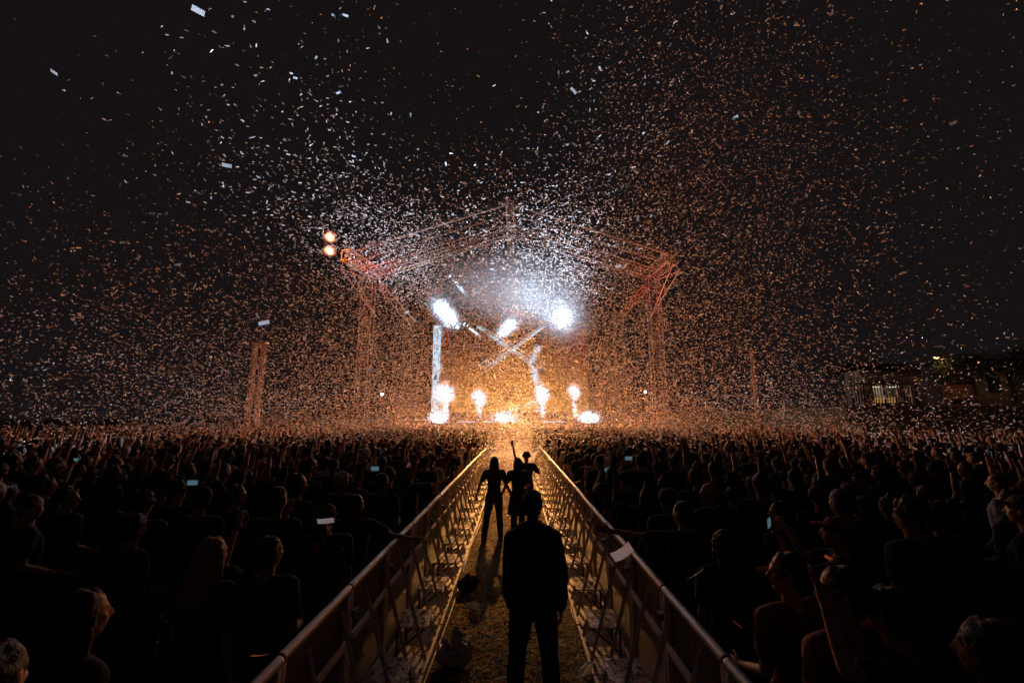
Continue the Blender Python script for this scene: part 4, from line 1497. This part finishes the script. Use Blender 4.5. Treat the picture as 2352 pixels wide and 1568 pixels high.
parts.append(np.stack([U(-1.15, 1.0, n), U(11, 29, n), RNG.exponential(1.6, n) + .05], 1))
P = np.concatenate(parts)
px_, py_, pz_ = project(P)
ok = (pz_ > 1.2) & (px_ > -220) & (px_ < 2570) & (py_ > -200) & (py_ < 1250) & (P[:, 2] > .05)
# nothing inside the bodies: over the crowd the air starts at head height, the aisle is free
aisle = (P[:, 0] > RAIL_L + .1) & (P[:, 0] < RAIL_R - .1)
ok &= (P[:, 2] > 1.75) | aisle | (P[:, 1] > 31)
ok &= ~(aisle & (P[:, 1] < 10.8) & (P[:, 2] < 2.0))
# the left side thins out with height
ax_, ez_ = P[:, 0] / P[:, 1], (P[:, 2] - CAM_H) / P[:, 1]
sm = lambda v, a, b: np.clip((v - a) / (b - a), 0, 1)
gap = .9 * sm(ez_, .45, .75) * sm(ax_, -.55, -.3) * (1 - sm(ax_, .05, .35))
gap = np.maximum(gap, .8 * sm(ez_, .3, .8) * (1 - sm(ax_, -1.0, -.6)))
gap = np.maximum(gap, .45 * sm(ez_, .4, .8) * (1 - sm(ax_, -.2, .4)))
gap = np.maximum(gap, .6 * sm(ax_, .7, 1.15) * sm(ez_, -.05, .2))
ok &= RNG.random(len(P)) > gap
# none under the stage roof close to the lamps
ok &= ~((P[:, 1] > YS - 4) & (P[:, 2] > 5)) 
# gaps and gusts
gust = np.sin(P[:, 0] * .55 + P[:, 2] * .4) * np.sin(P[:, 1] * .33 + 1.3) * np.sin(P[:, 2] * .5 + P[:, 0] * .2)
ok &= RNG.random(len(P)) > .25 + .35 * gust
P = P[ok]
dist = np.linalg.norm(P - np.array([0, 0, CAM_H]), axis=1)
order = np.argsort(dist)
P = P[order]
N_IND = 300 - 15
near_P, far_P = P[:N_IND], P[N_IND:]
V, F = strips(far_P)
cf = np_mesh('confetti_cloud', V, F, [M_CONF])
tag(cf, 'dense cloud of small paper confetti filling the air before the stage', 'confetti', kind='stuff')
print('CONFETTI', len(far_P))

strip_me = []
for k in range(6):
    V, F = strips(np.zeros((1, 3)))
    me = bpy.data.meshes.new('confetti_strip')
    # a curled strip with seven cross sections
    bend, tw = [(.006, 0), (.012, .3), (-.008, .2), (.002, 0), (.016, -.4), (-.012, .5)][k]
    vs, fs = [], []
    for i in range(9):
        u = -1 + i / 4
        a = tw * u
        zc = bend * (1 - u * u)
        for w in (-1, 1):
            vs.append((u * CL, w * CW * math.cos(a), zc + w * CW * math.sin(a)))
    for i in range(8):
        fs.append((i * 2, i * 2 + 2, i * 2 + 3, i * 2 + 1))
    me.from_pydata(vs, [], fs)
    me.polygons.foreach_set('use_smooth', [True] * len(me.polygons))
    me.materials.append(M_CONF1)
    strip_me.append(me)
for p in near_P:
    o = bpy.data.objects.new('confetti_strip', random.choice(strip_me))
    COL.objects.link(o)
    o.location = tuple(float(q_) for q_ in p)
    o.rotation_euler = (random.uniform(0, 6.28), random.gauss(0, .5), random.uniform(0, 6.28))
    e_ = (p[2] - CAM_H) / p[1]
    where = ('over the left crowd', 'over the aisle', 'over the right crowd')[0 if p[0] < -.22 * p[1] else (2 if p[0] > .22 * p[1] else 1)]
    high = 'very high in the sky' if e_ > .75 else ('high in the sky' if e_ > .35 else ('at roof height' if e_ > .1 else 'low'))
    shape = ('gently curled', 'strongly curled', 'back curled', 'flat', 'deeply arched', 'twisted')[strip_me.index(o.data)]
    tag(o, 'small %s paper confetti strip %s %s' % (shape, high, where), 'confetti strip', 'confetti strips falling near the camera')

# the big ones one can point at: picture point, distance, roll, tilt, size, label
BIG = [
    (455, 25, 1.25, -28, .3, 1, 0, 'large pale confetti strip at the top of the sky, upper left'),
    (521, 380, 2.0, -12, .2, 1, 0, 'white confetti strip over the left crowd, high, lying nearly level'),
    (606, 741, 1.95, 14, .2, 1, 0, 'white confetti strip floating just above the twin truss mast'),
    (850, 963, 2.1, -6, .9, 1, 0, 'flat white confetti strip low by the left stage tower'),
    (748, 1195, 1.38, 5, .3, 1, 0, 'large white confetti strip in front of the left crowd, left of the rail'),
    (1428, 1266, 1.25, 33, .2, 1.15, 0, 'large pale confetti sheet above the right barrier rail'),
    (1597, 1317, 1.35, 33, 1.0, 1.1, 0, 'thin slanted pale confetti strip right of the barrier rail'),
    (323, 975, 2.3, 5, .9, 1, 0, 'greyish confetti strip low over the left crowd'),
    (153, 903, 2.4, -60, .7, 1, 0, 'small greyish confetti strip near the left edge'),
    (2190, 281, 2.3, 25, .5, 1, 0, 'pale confetti strip alone in the dark sky at upper right'),
    (124, 166, 2.2, -35, .5, 1, 0, 'dim grey confetti strip alone in the dark sky at upper left'),
    (1317, 209, 2.5, -48, .2, 1, 0, 'bright confetti strip high above the stage roof peak'),
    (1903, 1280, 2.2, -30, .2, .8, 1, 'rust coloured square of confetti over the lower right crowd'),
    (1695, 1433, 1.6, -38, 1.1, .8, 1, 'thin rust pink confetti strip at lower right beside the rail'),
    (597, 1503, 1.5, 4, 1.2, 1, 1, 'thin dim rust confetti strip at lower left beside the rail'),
]
Cam = cam.rotation_euler.to_matrix()
for i, (px, py, Y, roll, tilt, sz, kind_, lab) in enumerate(BIG):
    me = strip_me[(0, 3, 3, 3, 3, 0, 3, 0, 0, 1, 3, 0, 3, 3, 3)[i]]
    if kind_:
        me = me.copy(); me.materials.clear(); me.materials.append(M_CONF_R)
    o = bpy.data.objects.new('confetti_strip', me)
    COL.objects.link(o)
    R = Cam @ Matrix.Rotation(rad(roll), 3, 'Z') @ Matrix.Rotation(tilt, 3, 'X')
    o.rotation_euler = R.to_euler()
    o.location = at(px, py, Y)
    o.scale = (sz, sz * (1.6 if i == 5 else 1), sz)
    tag(o, lab, 'confetti strip', 'confetti strips falling near the camera')

# ------------------------------------------------------------------ litter on the ground
n = 26000
G1 = np.stack([U(-.86, .74, n), 2.0 + 30 * RNG.random(n) ** .8, U(.004, .012, n)], 1)
n = 9000
G2 = np.stack([U(-1.25, 1.12, n), U(2, 32, n), U(.030, .036, n)], 1)
G2 = G2[(G2[:, 0] < -.87) | (G2[:, 0] > .75)]
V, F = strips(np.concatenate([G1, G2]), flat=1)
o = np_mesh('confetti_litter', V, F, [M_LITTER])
n = 42000
G4 = np.stack([U(-10, 10, n), U(20.3, 33.5, n), U(.004, .014, n)], 1)
V, F = strips(G4, flat=1, size=1.2)
o2 = np_mesh('confetti_litter', V, F, [M_CONF])
tag(o2, 'golden carpet of confetti in the open pit before the stage', 'confetti', kind='stuff')
tag(o, 'trodden confetti litter covering the aisle floor', 'confetti', kind='stuff')
# on the step plates
n = 1700
seg = RNG.integers(0, NSEG, n); side_ = RNG.integers(0, 2, n)
xs = np.where(side_ == 0, RAIL_L + .20 + U(-.15, .15, n), RAIL_R - .20 + U(-.15, .15, n))
G3 = np.stack([xs, 4.0 + SEG * (seg - 4) + U(-.19, .19, n), U(.343, .347, n)], 1)
V, F = strips(G3, flat=1, size=.9)
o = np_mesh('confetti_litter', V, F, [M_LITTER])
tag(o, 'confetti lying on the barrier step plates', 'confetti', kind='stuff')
# straw
n = 2600
mb = MB()
for _ in range(n):
    x, y = random.uniform(-.84, .72), 2.2 + 12 * random.random() ** 1.3
    a = random.uniform(0, PI); l = random.uniform(.04, .14)
    d = Vector((math.cos(a), math.sin(a), random.uniform(-.03, .12))) * l
    p = Vector((x, y, .012))
    w = Vector((-math.sin(a), math.cos(a), 0)) * .0022
    q = p + d * .5 + Vector((random.gauss(0, .008), random.gauss(0, .008), .008))
    mb.add([p - w, p + w, q + w, q - w, p + d + w * .5, p + d - w * .5], [(0, 1, 2, 3), (3, 2, 4, 5)])
o = mb.build('straw', pmat('straw_stalks', (.35, .24, .08), .7, 0, .2))
tag(o, 'loose straw and grass stalks trodden into the aisle', 'straw', kind='stuff')

# plastic bag, dark bag, hose, pale paper
bag_me = remeshed(MB().ball((0, 0, .10), 1, (.17, .13, .10), 20, 12).ball((.1, .03, .13), .08).ball((-.08, -.03, .15), .07).limb([(0, 0, .15), (.03, .02, .25)], [.04, .06], 8),
                  'plastic_bag', .009, 0, .13, .045)
bag = mesh_obj('plastic_bag', bag_me, pmat('clear_plastic', (.55, .45, .42), .22, 0, .3, 30, .9), None)
p = at(1028, 1392, 4.9)
bag.location = (-.62, 4.75, .01)
tag(bag, 'crumpled clear plastic bag lying by the left barrier base', 'plastic bag')
bb = remeshed(MB().ball((0, 0, .12), 1, (.19, .15, .13), 16, 10).ball((.1, .05, .16), .09).ball((-.1, 0, .1), .1).limb([(-.08, 0, .2), (0, .02, .30), (.1, 0, .2)], [.015, .015, .015], 6), 'rucksack', .012, 2, .03, .08)
o = mesh_obj('rucksack', bb, M_BLACK, None, (-.68, 6.6, .01))
o.scale = (.8, .8, .75)
tag(o, 'black bundle or rucksack on the ground by the left barrier base', 'bag')
pts = [(.745 + .03 * math.sin(y * 1.7) + .02 * math.sin(y * 4.1), y, .012) for y in np.linspace(2.0, 8, 60)]
o = MB().tube(pts, .009, 6).build('cable', pmat('pale_cable', (.5, .46, .44), .5), smooth=True)
tag(o, 'pale cable running along the foot of the right barrier', 'cable')
pts = [(-.835 + .02 * math.sin(y * 1.3), y, .012) for y in np.linspace(2.0, 11, 60)]
o = MB().tube(pts, .009, 6).build('cable', bpy.data.materials['pale_cable'], smooth=True)
tag(o, 'pale cable running along the foot of the left barrier', 'cable')
for (x, y, a, lab) in ((.70, 4.6, .5, 'folded white paper sheet on the ground by the right barrier foot'), (-.55, 6.0, -.4, 'torn white paper scrap on the ground left of the aisle')):
    s = MB().add([(-.10, -.03, .01), (.10, -.03, .012), (.11, .03, .05), (-.10, .04, .035), (-.02, .0, .075), (.02, .035, .09)], [(0, 1, 2, 4), (0, 4, 3), (4, 2, 5), (3, 4, 5)])
    o = s.build('paper_scrap', M_CONF1, None, (x, y, 0.012))
    o.rotation_euler[2] = a
    tag(o, lab, 'paper')
